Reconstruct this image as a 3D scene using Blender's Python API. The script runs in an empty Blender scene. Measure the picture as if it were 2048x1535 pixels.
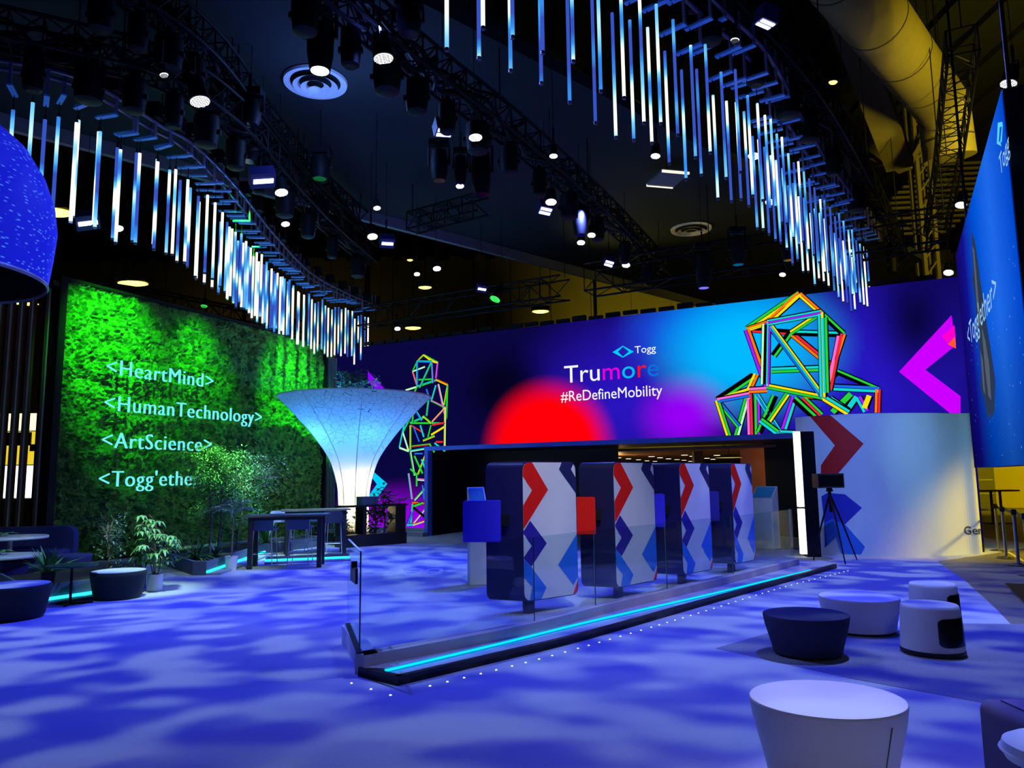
import bpy, bmesh, math, random
from mathutils import Vector, Matrix, noise
random.seed(7)
SC = bpy.context.scene
COL = SC.collection
R = math.radians
V = Vector
# ------------------------------------------------------------------ camera
F, PITCH, ROLL, EYE = 1500.0, R(7.1), 0.0128, 1.7      # focal length in pixels of the 2048 wide frame
fwd = V((0, math.cos(PITCH), math.sin(PITCH))); up0 = V((0, -math.sin(PITCH), math.cos(PITCH))); rt0 = V((1, 0, 0))
c_rt = rt0 * math.cos(ROLL) - up0 * math.sin(ROLL)
c_up = up0 * math.cos(ROLL) + rt0 * math.sin(ROLL)
cam_d = bpy.data.cameras.new('camera'); cam = bpy.data.objects.new('camera', cam_d); COL.objects.link(cam)
cam_d.sensor_width = 36.0; cam_d.lens = F / 2048 * 36.0; cam_d.clip_start = 0.05; cam_d.clip_end = 300
M3 = Matrix((c_rt, c_up, -fwd)).transposed()
cam.matrix_world = Matrix.Translation((0, 0, EYE)) @ M3.to_4x4()
SC.camera = cam
E = V((0, 0, EYE))
def ray(px, py):
    return (fwd * F + c_rt * (px - 1024) - c_up * (py - 767.5))
def onz(px, py, z=0.0):
    d = ray(px, py); return E + d * ((z - EYE) / d.z)
def ony(px, py, y):
    d = ray(px, py); return E + d * (y / d.y)
def onp(px, py, p, n):
    d = ray(px, py); return E + d * ((p - E).dot(n) / d.dot(n))
# ------------------------------------------------------------------ view, world
SC.view_settings.view_transform = 'Standard'; SC.view_settings.look = 'None'
SC.view_settings.exposure = 0.0; SC.view_settings.gamma = 1.0; SC.view_settings.use_curve_mapping = False
w = bpy.data.worlds.new('hall_air'); SC.world = w; w.use_nodes = True
w.node_tree.nodes['Background'].inputs[0].default_value = (0.012, 0.020, 0.030, 1)
w.node_tree.nodes['Background'].inputs[1].default_value = 0.12
# ------------------------------------------------------------------ lights
def look(loc, tgt):
    return (V(tgt) - V(loc)).to_track_quat('-Z', 'Y').to_euler()
def spot(name, loc, tgt, color, power, angle=60, blend=0.6, size=0.08):
    d = bpy.data.lights.new(name, 'SPOT'); d.energy = power; d.color = color
    d.spot_size = R(angle); d.spot_blend = blend; d.shadow_soft_size = size
    o = bpy.data.objects.new(name, d); COL.objects.link(o); o.location = loc; o.rotation_euler = look(loc, tgt)
    return o
def point(name, loc, color, power, size=0.2):
    d = bpy.data.lights.new(name, 'POINT'); d.energy = power; d.color = color; d.shadow_soft_size = size
    o = bpy.data.objects.new(name, d); COL.objects.link(o); o.location = loc
    return o
def roof_z(x, y):
    return 14.785
def gobo(o, lo, hi, scale, seed, stretch=(1, 1), thr=(0.42, 0.60)):
    """breakup pattern wheel inside a projector: a mask over the beam's own direction"""
    d = o.data; d.use_nodes = True; nt = d.node_tree; N = nt.nodes; L = nt.links
    em = N['Emission']
    tc = N.new('ShaderNodeTexCoord'); sp = N.new('ShaderNodeSeparateXYZ'); L.new(tc.outputs['Normal'], sp.inputs[0])
    dx = N.new('ShaderNodeMath'); dx.operation = 'DIVIDE'; L.new(sp.outputs[0], dx.inputs[0]); L.new(sp.outputs[2], dx.inputs[1])
    dy = N.new('ShaderNodeMath'); dy.operation = 'DIVIDE'; L.new(sp.outputs[1], dy.inputs[0]); L.new(sp.outputs[2], dy.inputs[1])
    cb = N.new('ShaderNodeCombineXYZ'); L.new(dx.outputs[0], cb.inputs[0]); L.new(dy.outputs[0], cb.inputs[1]); cb.inputs[2].default_value = seed
    mp = N.new('ShaderNodeMapping'); mp.inputs['Scale'].default_value = (scale * stretch[0], scale * stretch[1], 1); L.new(cb.outputs[0], mp.inputs[0])
    tx = N.new('ShaderNodeTexNoise'); tx.inputs['Scale'].default_value = 1.0; tx.inputs['Detail'].default_value = 1.0; L.new(mp.outputs[0], tx.inputs['Vector'])
    mr = N.new('ShaderNodeMapRange'); mr.interpolation_type = 'SMOOTHSTEP'; mr.inputs[1].default_value = thr[0]; mr.inputs[2].default_value = thr[1]
    L.new(tx.outputs[0], mr.inputs[0])
    mx = N.new('ShaderNodeMix'); mx.data_type = 'RGBA'; mx.inputs[6].default_value = (*lo, 1); mx.inputs[7].default_value = (*hi, 1)
    L.new(mr.outputs[0], mx.inputs[0]); L.new(mx.outputs[2], em.inputs['Color'])
DEEP, PALE = (0.018, 0.028, 0.80), (0.20, 0.28, 1.0)
# pattern projectors washing the carpet blue
for (loc, tgt, pw, ang, sc, sd) in (((-4.6, 10.4, 7.4), (-3.9, 8.4, 0), 3300, 78, 13, 1.3), ((-1.6, 9.0, 7.4), (-0.8, 4.6, 0), 3500, 92, 11, 4.1), ((1.6, 15.4, 7.4), (-1.4, 14.8, 0), 4200, 88, 11, 7.7),
                                    ((4.4, 8.6, 7.6), (3.6, 6.2, 0), 2700, 84, 12, 9.2), ((6.6, 12.4, 7.6), (6.2, 11.8, 0), 2900, 70, 13, 12.2), ((-4.2, 16.0, 7.4), (-3.6, 16.4, 0), 2600, 62, 12, 15.0)):
    g = spot('wash_projector', loc, tgt, (1, 1, 1), pw, ang, 0.7); gobo(g, DEEP, PALE, sc, sd, (0.8, 1.25))
# green floods above the moss wall
for (x, y, z, tx, ty, tz, pw, an) in ((-6.9, 14.6, 7.4, -8.9, 16.6, 4.9, 4200, 46), (-5.9, 17.0, 7.4, -7.9, 19.0, 4.8, 2600, 34), (-4.3, 19.6, 7.3, -6.4, 22.3, 4.4, 4200, 46), (-5.4, 14.8, 7.4, -7.7, 18.4, 4.2, 700, 44)):
    spot('green_flood', (x, y, z), (tx, ty, tz), (0.03, 1.0, 0.02), pw, an, 1.0)
spot('plant_flood', (-5.0, 14.2, 7.2), (-6.3, 16.3, 1.7), (0.35, 1.0, 0.25), 9000, 22, 0.9)
spot('plant_flood', (-4.4, 13.6, 7.2), (-5.4, 17.6, 0.9), (0.55, 1.0, 0.75), 2600, 28, 0.9)
spot('plant_flood', (-3.6, 11.0, 7.0), (-5.4, 14.5, 0.4), (0.7, 1.0, 0.9), 900, 16, 0.9)
spot('lounge_flood', (-4.6, 9.6, 7.0), (-5.8, 11.9, 0.7), (0.60, 1.0, 0.55), 2600, 17, 0.8)
spot('lounge_flood', (-5.6, 9.2, 7.0), (-8.2, 12.6, 0.5), (0.45, 0.75, 1.0), 900, 40, 0.9)
# neutral key lights on the printed panels and the curved partition
spot('panel_key', (1.6, 4.6, 6.9), (1.0, 10.0, 1.5), (0.95, 0.97, 1.0), 1250, 27, 0.9)
spot('panel_key', (4.6, 7.2, 6.9), (3.4, 12.4, 1.5), (0.42, 0.46, 1.0), 1400, 27, 0.9)
spot('partition_key', (5.0, 9.6, 7.2), (7.4, 15.4, 2.0), (0.16, 0.30, 1.0), 2100, 30, 0.9)
spot('partition_key', (7.6, 9.8, 7.2), (9.0, 15.4, 2.2), (0.30, 0.72, 0.95), 850, 26, 0.9)
spot('pouf_key', (2.0, 6.2, 7.2), (1.9, 4.2, 0.4), (0.62, 0.68, 1.0), 1100, 14, 0.6)
spot('front_fill', (1.2, -3.5, 6.5), (1.6, 6.2, 0.0), (1.0, 0.88, 0.66), 170, 52, 1.0, 0.5)  # added warm front fill from behind the camera, no fixture
lp = spot('mark_projector', (-2.05, 14.15, 7.4), (-2.05, 14.1501, 0), (1, 1, 1), 520, 16, 0.1, 0.01)
def mark(o):
    d = o.data; d.use_nodes = True; nt = d.node_tree; N = nt.nodes; L = nt.links; em = N['Emission']
    def M(op, a, b=None):
        n = N.new('ShaderNodeMath'); n.operation = op
        for k, v in enumerate((a, b)):
            if v is None: continue
            if isinstance(v, (int, float)): n.inputs[k].default_value = v
            else: L.new(v, n.inputs[k])
        return n.outputs[0]
    tc = N.new('ShaderNodeTexCoord'); sp = N.new('ShaderNodeSeparateXYZ'); L.new(tc.outputs['Normal'], sp.inputs[0])
    u = M('DIVIDE', sp.outputs[0], sp.outputs[2]); v = M('DIVIDE', sp.outputs[1], sp.outputs[2])
    fu = M('SUBTRACT', M('FRACT', M('MULTIPLY', u, 20.0)), 0.5); fv = M('MULTIPLY', M('SUBTRACT', M('ABSOLUTE', v), 0.02), 11.0)
    rr = M('SQRT', M('ADD', M('MULTIPLY', fu, fu), M('MULTIPLY', fv, fv))); ring = M('LESS_THAN', M('ABSOLUTE', M('SUBTRACT', rr, 0.38)), 0.09)
    wav = M('LESS_THAN', M('ABSOLUTE', M('SUBTRACT', v, M('MULTIPLY', M('SINE', M('MULTIPLY', u, 45.0)), 0.016))), 0.006)
    inn = M('MULTIPLY', M('LESS_THAN', M('ABSOLUTE', u), 0.098), M('LESS_THAN', M('ABSOLUTE', v), 0.075))
    mk = M('MULTIPLY', M('MAXIMUM', ring, wav), inn)
    mx = N.new('ShaderNodeMix'); mx.data_type = 'RGBA'; mx.inputs[6].default_value = (0, 0, 0, 1); mx.inputs[7].default_value = (0.75, 0.9, 1, 1); L.new(mk, mx.inputs[0]); L.new(mx.outputs[2], em.inputs['Color'])
mark(lp)
# sodium yellow hall light reaching the right edge and the roof
spot('hall_sodium', (14.6, 13.5, 5.0), (9.7, 15.8, 0.3), (1.0, 0.72, 0.02), 3200, 28, 0.9, 0.3)
spot('hall_sodium', (15.0, 18.0, 7.5), (13.6, 15.5, 0.0), (1.0, 0.76, 0.04), 700, 50, 0.9, 0.4)
spot('hall_sodium', (20.0, 24.0, 7.5), (24.0, 35.0, 2.0), (1.0, 0.80, 0.02), 5200, 80, 0.9, 0.4)
spot('hall_sodium', (9.0, 34.0, 3.5), (9.0, 44.0, 8.5), (1.0, 0.78, 0.06), 6500, 80, 0.9, 0.4)
spot('hall_sodium', (12.0, 12.5, 7.5), (11.0, 18.0, 12.5), (1.0, 0.78, 0.05), 1700, 120, 0.9, 0.4)
spot('hall_sodium', (13.5, 15.5, 9.0), (14.5, 24.0, 13.0), (1.0, 0.80, 0.08), 1500, 90, 0.9, 0.4)
spot('hall_sodium', (2.0, 24.0, 6.0), (4.2, 20.5, 9.0), (1.0, 0.78, 0.10), 260, 80, 0.9, 0.4)
spot('hall_sodium', (-16.0, 32.0, 5.0), (-14.0, 44.0, 6.0), (1.0, 0.75, 0.2), 900, 90, 0.9, 0.4)
point('roof_work_light', (-2.9, 12.4, 7.7), (0.14, 0.30, 1.0), 110, 0.3)
# ------------------------------------------------------------------ materials
MATS = {}
def new_mat(name):
    m = bpy.data.materials.new(name); m.use_nodes = True; m.node_tree.nodes.clear()
    o = m.node_tree.nodes.new('ShaderNodeOutputMaterial'); return m, m.node_tree.nodes, m.node_tree.links, o
def paint(name, col, rough=0.5, metal=0.0, var=0.12, scale=6.0, spec=0.5, bump=0.0, bscale=60.0):
    if name in MATS: return MATS[name]
    m, N, L, o = new_mat(name)
    b = N.new('ShaderNodeBsdfPrincipled'); L.new(b.outputs[0], o.inputs[0])
    b.inputs['Roughness'].default_value = rough; b.inputs['Metallic'].default_value = metal
    b.inputs['Specular IOR Level'].default_value = spec
    tc = N.new('ShaderNodeTexCoord'); tx = N.new('ShaderNodeTexNoise'); tx.inputs['Scale'].default_value = scale; tx.inputs['Detail'].default_value = 3
    L.new(tc.outputs['Object'], tx.inputs['Vector'])
    mx = N.new('ShaderNodeMix'); mx.data_type = 'RGBA'
    mx.inputs[6].default_value = (*[c * (1 - var) for c in col], 1); mx.inputs[7].default_value = (*[min(1, c * (1 + var)) for c in col], 1)
    L.new(tx.outputs[0], mx.inputs[0]); L.new(mx.outputs[2], b.inputs['Base Color'])
    if bump:
        t2 = N.new('ShaderNodeTexNoise'); t2.inputs['Scale'].default_value = bscale; L.new(tc.outputs['Object'], t2.inputs['Vector'])
        bp = N.new('ShaderNodeBump'); bp.inputs['Strength'].default_value = bump; bp.inputs['Distance'].default_value = 0.02
        L.new(t2.outputs[0], bp.inputs['Height']); L.new(bp.outputs[0], b.inputs['Normal'])
    MATS[name] = m; return m
def glow(name, col, strength=1.0):
    if name in MATS: return MATS[name]
    m, N, L, o = new_mat(name); e = N.new('ShaderNodeEmission'); e.inputs[0].default_value = (*col, 1); e.inputs[1].default_value = strength
    L.new(e.outputs[0], o.inputs[0]); MATS[name] = m; return m
def glass_mat(name, tint=(0.86, 0.94, 0.95)):
    if name in MATS: return MATS[name]
    m, N, L, o = new_mat(name)
    t = N.new('ShaderNodeBsdfTransparent'); t.inputs[0].default_value = (*tint, 1)
    g = N.new('ShaderNodeBsdfGlossy'); g.inputs['Roughness'].default_value = 0.02
    mx = N.new('ShaderNodeMixShader'); mx.inputs[0].default_value = 0.07; L.new(t.outputs[0], mx.inputs[1]); L.new(g.outputs[0], mx.inputs[2])
    L.new(mx.outputs[0], o.inputs[0]); MATS[name] = m; return m
def srgb(*c):
    return tuple((x / 255 / 12.92) if x / 255 <= 0.04045 else ((x / 255 + 0.055) / 1.055) ** 2.4 for x in c)
BLACK = paint('black_metal', (0.004, 0.004, 0.005), 0.6, 0.0, spec=0.25)
TRUSS = paint('truss_black', (0.004, 0.004, 0.0045), 0.6, 0.0, spec=0.2)
STEEL = paint('brushed_steel', (0.55, 0.55, 0.57), 0.3, 1.0)
WHITE = paint('white_laminate', (0.78, 0.78, 0.80), 0.4)
NAVY = paint('navy_fabric', (0.016, 0.018, 0.07), 0.85)
# ------------------------------------------------------------------ mesh builder
def world_at(o):
    p = V((0, 0, 0))
    while o is not None: p = p + o.location; o = o.parent
    return p
class MB:
    def __init__(s): s.v = []; s.f = []; s.m = []
    def add(s, vs, fs, m=0):
        n = len(s.v); s.v += [tuple(x) for x in vs]; s.f += [tuple(i + n for i in q) for q in fs]; s.m += [m] * len(fs); return s
    def box(s, a, b, m=0):
        (x0, y0, z0), (x1, y1, z1) = a, b
        return s.add([(x0,y0,z0),(x1,y0,z0),(x1,y1,z0),(x0,y1,z0),(x0,y0,z1),(x1,y0,z1),(x1,y1,z1),(x0,y1,z1)],
                     [(3,2,1,0),(4,5,6,7),(0,1,5,4),(1,2,6,5),(2,3,7,6),(3,0,4,7)], m)
    def obox(s, c, ex, ey, ez, m=0):
        c, ex, ey, ez = V(c), V(ex), V(ey), V(ez)
        vs = [c + ex*i + ey*j + ez*k for k in (-1,1) for (i,j) in ((-1,-1),(1,-1),(1,1),(-1,1))]
        return s.add(vs, [(3,2,1,0),(4,5,6,7),(0,1,5,4),(1,2,6,5),(2,3,7,6),(3,0,4,7)], m)
    def bar(s, p, q, w, h=None, m=0, up=(0,0,1)):
        p, q = V(p), V(q); h = h or w; d = (q - p); l = d.length; d.normalize(); u = V(up)
        if abs(d.dot(u)) > 0.98: u = V((1, 0, 0))
        sd = d.cross(u).normalized(); u = sd.cross(d)
        return s.obox((p + q) / 2, d * l / 2, sd * w / 2, u * h / 2, m)
    def cyl(s, p, q, r0, r1=None, n=12, m=0, cap=True):
        p, q = V(p), V(q); r1 = r0 if r1 is None else r1; d = (q - p).normalized()
        a = d.cross(V((0,0,1)) if abs(d.z) < 0.9 else V((1,0,0))).normalized(); b = d.cross(a)
        vs = [p + (a*math.cos(t) + b*math.sin(t))*r0 for t in [2*math.pi*i/n for i in range(n)]]
        vs += [q + (a*math.cos(t) + b*math.sin(t))*r1 for t in [2*math.pi*i/n for i in range(n)]]
        fs = [(i, (i+1) % n, n+(i+1) % n, n+i) for i in range(n)]
        if cap: fs += [tuple(range(n-1,-1,-1)), tuple(range(n, 2*n))]
        return s.add(vs, fs, m)
    def pipe(s, pts, r, n=8, m=0):
        pts = [V(p) for p in pts]; rr = r if isinstance(r, (list, tuple)) else [r]*len(pts); vs = []; prev = None
        for i, p in enumerate(pts):
            d = (pts[min(i+1, len(pts)-1)] - pts[max(i-1, 0)]).normalized()
            if prev is None: a = d.cross(V((0,0,1)) if abs(d.z) < 0.9 else V((1,0,0))).normalized()
            else: a = (prev - d * prev.dot(d)).normalized()
            prev = a; b = d.cross(a)
            vs += [p + (a*math.cos(2*math.pi*k/n) + b*math.sin(2*math.pi*k/n))*rr[i] for k in range(n)]
        fs = [(i*n+k, i*n+(k+1) % n, (i+1)*n+(k+1) % n, (i+1)*n+k) for i in range(len(pts)-1) for k in range(n)]
        fs += [tuple(range(n-1,-1,-1)), tuple(range((len(pts)-1)*n, len(pts)*n))]
        return s.add(vs, fs, m)
    def lathe(s, prof, n=48, c=(0,0,0), sx=1, sy=1, m=0, cap0=True, cap1=True):
        c = V(c); vs = [c + V((r*math.cos(2*math.pi*k/n)*sx, r*math.sin(2*math.pi*k/n)*sy, z)) for (r, z) in prof for k in range(n)]
        fs = [(i*n+k, i*n+(k+1) % n, (i+1)*n+(k+1) % n, (i+1)*n+k) for i in range(len(prof)-1) for k in range(n)]
        if cap0: fs.append(tuple(range(n-1,-1,-1)))
        if cap1: fs.append(tuple(range((len(prof)-1)*n, len(prof)*n)))
        return s.add(vs, fs, m)
    def prism(s, poly, z0, z1, m=0):
        n = len(poly); vs = [(p[0], p[1], z0) for p in poly] + [(p[0], p[1], z1) for p in poly]
        return s.add(vs, [tuple(range(n-1,-1,-1)), tuple(range(n, 2*n))] + [(i, (i+1) % n, n+(i+1) % n, n+i) for i in range(n)], m)
    def extrude(s, poly, vec, m=0):
        n = len(poly); vec = V(vec); vs = [V(p) for p in poly] + [V(p) + vec for p in poly]
        return s.add(vs, [tuple(range(n-1,-1,-1)), tuple(range(n, 2*n))] + [(i, (i+1) % n, n+(i+1) % n, n+i) for i in range(n)], m)
    def poly(s, pts, m=0): return s.add(pts, [tuple(range(len(pts)))], m)
    def build(s, name, mats, parent=None, smooth=True, origin=None, fix=True):
        if not isinstance(mats, (list, tuple)): mats = [mats]
        me = bpy.data.meshes.new(name)
        off = V(origin) if origin is not None else (world_at(parent) if parent is not None else V((0,0,0)))
        me.from_pydata([tuple(V(x) - off) for x in s.v], [], s.f)
        for m in mats: me.materials.append(m)
        me.polygons.foreach_set('material_index', s.m)
        if fix:
            bm = bmesh.new(); bm.from_mesh(me); bmesh.ops.recalc_face_normals(bm, faces=bm.faces); bm.to_mesh(me); bm.free()
        me.polygons.foreach_set('use_smooth', [smooth]*len(me.polygons))
        if smooth: me.set_sharp_from_angle(angle=R(38))
        me.update()
        o = bpy.data.objects.new(name, me); COL.objects.link(o)
        if parent is not None: o.parent = parent
        elif origin is not None: o.location = off
        if parent is None: o.matrix_world = Matrix.Translation(off) if origin is not None else Matrix.Identity(4)
        return o
def tag(o, label, cat, group=None):
    o['label'] = label; o['category'] = cat
    if group: o['group'] = group
    return o
def thing(name, loc, label, cat, group=None):
    o = bpy.data.objects.new(name, None); COL.objects.link(o); o.empty_display_size = 0.1
    o.location = loc; o.matrix_world = Matrix.Translation(loc)
    return tag(o, label, cat, group)
def struct(o): o['kind'] = 'structure'; return o
def copy_tree(o, loc=None, label=None, parent=None):
    c = o.copy(); COL.objects.link(c)
    if parent is not None: c.parent = parent
    for ch in list(o.children): copy_tree(ch, None, None, c)
    if loc is not None: c.location = loc
    if label: c['label'] = label
    return c
ORD = 'first second third fourth fifth sixth seventh eighth ninth tenth eleventh twelfth thirteenth fourteenth fifteenth sixteenth seventeenth eighteenth nineteenth'.split()
def ordinal(n):
    if n <= 19: return ORD[n-1]
    tens = {2:'twent',3:'thirt',4:'fort',5:'fift',6:'sixt',7:'sevent',8:'eight',9:'ninet'}[n//10]
    return tens + 'ieth' if n % 10 == 0 else tens + 'y-' + ORD[n % 10 - 1]
def text_poly(s, spacing=1.0, bold=0.0):
    """outline mesh of a line of type: verts (x, y) and faces, left edge at 0, baseline at 0"""
    cu = bpy.data.curves.new('type', 'FONT'); cu.body = s; cu.size = 1; cu.space_character = spacing; cu.offset = bold; cu.resolution_u = 4
    ob = bpy.data.objects.new('type', cu); COL.objects.link(ob)
    me = bpy.data.meshes.new_from_object(ob.evaluated_get(bpy.context.evaluated_depsgraph_get()))
    vs = [(v.co.x, v.co.y) for v in me.vertices]; fs = [tuple(p.vertices) for p in me.polygons]
    bpy.data.objects.remove(ob); bpy.data.curves.remove(cu); bpy.data.meshes.remove(me)
    x0 = min(v[0] for v in vs); x1 = max(v[0] for v in vs)
    return [((x - x0), y) for x, y in vs], fs, x1 - x0
def put_text(mb, s, o, ex, ey, width=None, height=None, depth=0.0, m=0, bold=0.0, spacing=1.0):
    vs, fs, w_ = text_poly(s, spacing, bold)
    sc = width / w_ if width else height / 0.72
    sy = height / 0.72 if height else sc
    o, ex, ey = V(o), V(ex), V(ey); n = ex.cross(ey)
    pts = [o + ex*(x*sc) + ey*(y*sy) + n*depth for x, y in vs]
    mb.add(pts, fs, m)
    if depth:
        cnt = {}
        for f in fs:
            for i in range(len(f)):
                e = (f[i], f[(i+1) % len(f)]); k = tuple(sorted(e)); cnt.setdefault(k, []).append(e)
        for k, l in cnt.items():
            if len(l) == 1:
                a, b = l[0]; mb.poly([pts[a], pts[b], pts[b] - n*depth, pts[a] - n*depth], m)
def clip(poly, a, b, c):
    """part of poly (2d) where a*x+b*y <= c"""
    out = []
    for i in range(len(poly)):
        p, q = poly[i], poly[(i+1) % len(poly)]; dp = a*p[0]+b*p[1]-c; dq = a*q[0]+b*q[1]-c
        if dp <= 0: out.append(p)
        if (dp < 0) != (dq < 0) and abs(dp - dq) > 1e-12:
            t = dp/(dp-dq); out.append((p[0]+(q[0]-p[0])*t, p[1]+(q[1]-p[1])*t))
    return out
def rrect(w_, h_, r, n=6):
    pts = []
    for (cx, cy, a0) in ((w_-r, h_-r, 0), (r, h_-r, 90), (r, r, 180), (w_-r, r, 270)):
        for i in range(n+1):
            a = R(a0 + 90*i/n); pts.append((cx + r*math.cos(a), cy + r*math.sin(a)))
    return pts
def spline(pts, per=8):
    pts = [V(p) for p in pts]; out = []
    for i in range(len(pts)-1):
        p0, p1, p2, p3 = pts[max(i-1,0)], pts[i], pts[i+1], pts[min(i+2, len(pts)-1)]
        for k in range(per):
            t = k/per
            out.append(0.5*((2*p1) + (p2-p0)*t + (2*p0-5*p1+4*p2-p3)*t*t + (3*p1-p0-3*p2+p3)*t**3))
    return out + [pts[-1]]
# ================================================================== setting: floors, roof, hall walls
def carpet_mat(name, col, var):
    m, N, L, o = new_mat(name)
    b = N.new('ShaderNodeBsdfPrincipled'); L.new(b.outputs[0], o.inputs[0]); b.inputs['Roughness'].default_value = 0.95; b.inputs['Specular IOR Level'].default_value = 0.1
    tc = N.new('ShaderNodeTexCoord')
    t1 = N.new('ShaderNodeTexNoise'); t1.inputs['Scale'].default_value = 45; t1.inputs['Detail'].default_value = 4; L.new(tc.outputs['Object'], t1.inputs['Vector'])
    mx = N.new('ShaderNodeMix'); mx.data_type = 'RGBA'; mx.inputs[6].default_value = (*[c*(1-var) for c in col], 1); mx.inputs[7].default_value = (*[c*(1+var) for c in col], 1)
    L.new(t1.outputs[0], mx.inputs[0]); L.new(mx.outputs[2], b.inputs['Base Color'])
    t2 = N.new('ShaderNodeTexNoise'); t2.inputs['Scale'].default_value = 160; L.new(tc.outputs['Object'], t2.inputs['Vector'])
    bp = N.new('ShaderNodeBump'); bp.inputs['Strength'].default_value = 0.35; bp.inputs['Distance'].default_value = 0.01; L.new(t2.outputs[0], bp.inputs['Height']); L.new(bp.outputs[0], b.inputs['Normal'])
    return m
CARPET = carpet_mat('pale_carpet', (0.46, 0.48, 0.54), 0.10)
CARPET_DARK = carpet_mat('slate_carpet', (0.24, 0.25, 0.30), 0.25)
CONCRETE = paint('hall_concrete', (0.16, 0.15, 0.12), 0.55, 0, 0.2, 0.6)
ROOF = paint('roof_deck_dark', (0.012, 0.013, 0.012), 0.9, spec=0.1)
SOFFIT = paint('ceiling_board', (0.030, 0.038, 0.040), 0.9, 0, 0.06, 0.4, 0.1)
HALLWALL = paint('hall_wall_tan', (0.10, 0.09, 0.04), 0.9, 0, 0.08, 0.3, 0.1)
struct(MB().box((-40, -8, -0.12), (48, 52, -0.012)).build('floor', CONCRETE, smooth=False))
# booth carpet: its right border runs back past the rope barriers
edge = [onz(1875, 1122), onz(1930, 1160), onz(1990, 1215), onz(2048, 1275)]
ce = [(p.x, p.y) for p in edge]; dx, dy = ce[3][0]-ce[0][0], ce[3][1]-ce[0][1]
cpoly = [(-26, -6), (ce[3][0]+dx*1.3, -6), (ce[3][0]+dx*0.6, ce[3][1]+dy*0.6)] + ce[::-1] + [(12.2, 17.6), (12.2, 40), (-26, 40)]
struct(MB().prism(cpoly, -0.012, 0.0).build('floor', CARPET, smooth=False))
inset = [onz(*p) for p in ((1432, 1296), (1655, 1232), (1806, 1262), (1925, 1247), (2048, 1248), (2048, 1420), (1700, 1356))]
struct(MB().prism([(p.x, p.y) for p in inset], 0.0, 0.004).build('floor', CARPET_DARK, smooth=False))
# the flat ceiling strip over the stand, between two parallel edges, and the open roof above it
ZC = 9.0
A = onz(300, 304, ZC); Bp = onz(1100, 137, ZC); dr = V((1.077, 1, 0)).normalized()
p = [A - dr*26, A + dr*30, Bp + dr*24, Bp - dr*32]
mb = MB().prism([(q.x, q.y) for q in p], ZC, ZC + 0.25)
nrm = V((-dr.y, dr.x, 0))
def roof_z(x, y):                        # underside of whatever hangs over a point
    s_ = (V((x, y, 0)) - A).dot(nrm); return ZC if -8.3 < s_ < 0 else 15.05
struct(mb.build('ceiling', SOFFIT, smooth=False))
mb = MB().bar(A - dr*26 + V((0,0,-0.12)) + nrm*0.1, A + dr*30 + V((0,0,-0.12)) + nrm*0.1, 0.14, 0.34)
mb.bar(A - dr*26 + V((0,0,0.12)) + nrm*0.24, A + dr*30 + V((0,0,0.12)) + nrm*0.24, 0.12, 0.5)
struct(mb.build('trim_1', paint('pale_trim', (0.22, 0.24, 0.26), 0.5), smooth=False))
mb = MB().box((-40, -8, 15.0), (48, 52, 15.2))
for k in range(-26, 34): mb.box((k*1.4, -8, 14.78), (k*1.4+0.5, 52, 15.0))
struct(mb.build('ceiling', ROOF, smooth=False))
mb = MB().box((-40, 44, 0), (48, 44.3, 15))
for k in range(-16, 20): mb.box((k*2.4, 43.94, 0), (k*2.4+0.10, 44, 15))
for k in range(-16, 20, 3): mb.box((k*2.4+0.3, 43.6, 0), (k*2.4+0.9, 44, 15))
struct(mb.build('wall_back', HALLWALL, smooth=False))
struct(MB().box((48, -8, 0), (48.3, 52, 15)).build('wall_right', HALLWALL, smooth=False))
struct(MB().box((-40.3, -8, 0), (-40, 52, 15)).build('wall_left', HALLWALL, smooth=False))
# roof steel on the right
BEAM = paint('ochre_steel', (0.20, 0.17, 0.06), 0.6, 0.1)
def beam(a, b, w_, h, n='beam'): struct(MB().bar(a, b, w_, h).build(n, BEAM, smooth=False))
beam(ony(1655, -60, 17), ony(1800, 330, 22), 0.75, 0.35)
beam(ony(1650, 210, 23), ony(1812, 335, 25), 0.5, 0.3)
beam(ony(1905, 190, 24), ony(1815, 335, 25), 0.14, 0.14)
beam(ony(1680, 240, 26), ony(1800, 330, 26), 0.16, 0.16)
beam(ony(1700, 330, 27), ony(1905, 310, 27), 0.2, 0.3)
beam(ony(1600, 60, 26), ony(1740, 10, 26), 0.2, 0.3)
c0 = ony(1812, 170, 25.5)
mb = MB()
for dx_ in (-0.22, 0.22):
    for dy_ in (-0.22, 0.22): mb.box((c0.x+0.25+dx_-0.06, c0.y+dy_-0.06, 0), (c0.x+0.25+dx_+0.06, c0.y+dy_+0.06, 15))
for k in range(24): mb.bar((c0.x+0.03, c0.y-0.24, k*0.6), (c0.x+0.47, c0.y-0.24, k*0.6+0.6), 0.05)
struct(mb.build('column', BEAM, smooth=False))
mb = MB()
for k in range(14):
    q0 = ony(1850 - k*11, 330 + k*11, 30); mb.bar(q0, q0 + V((4.2, 0.4, 0.3)), 0.10, 0.10)
struct(mb.build('beam', BEAM, smooth=False))

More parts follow.
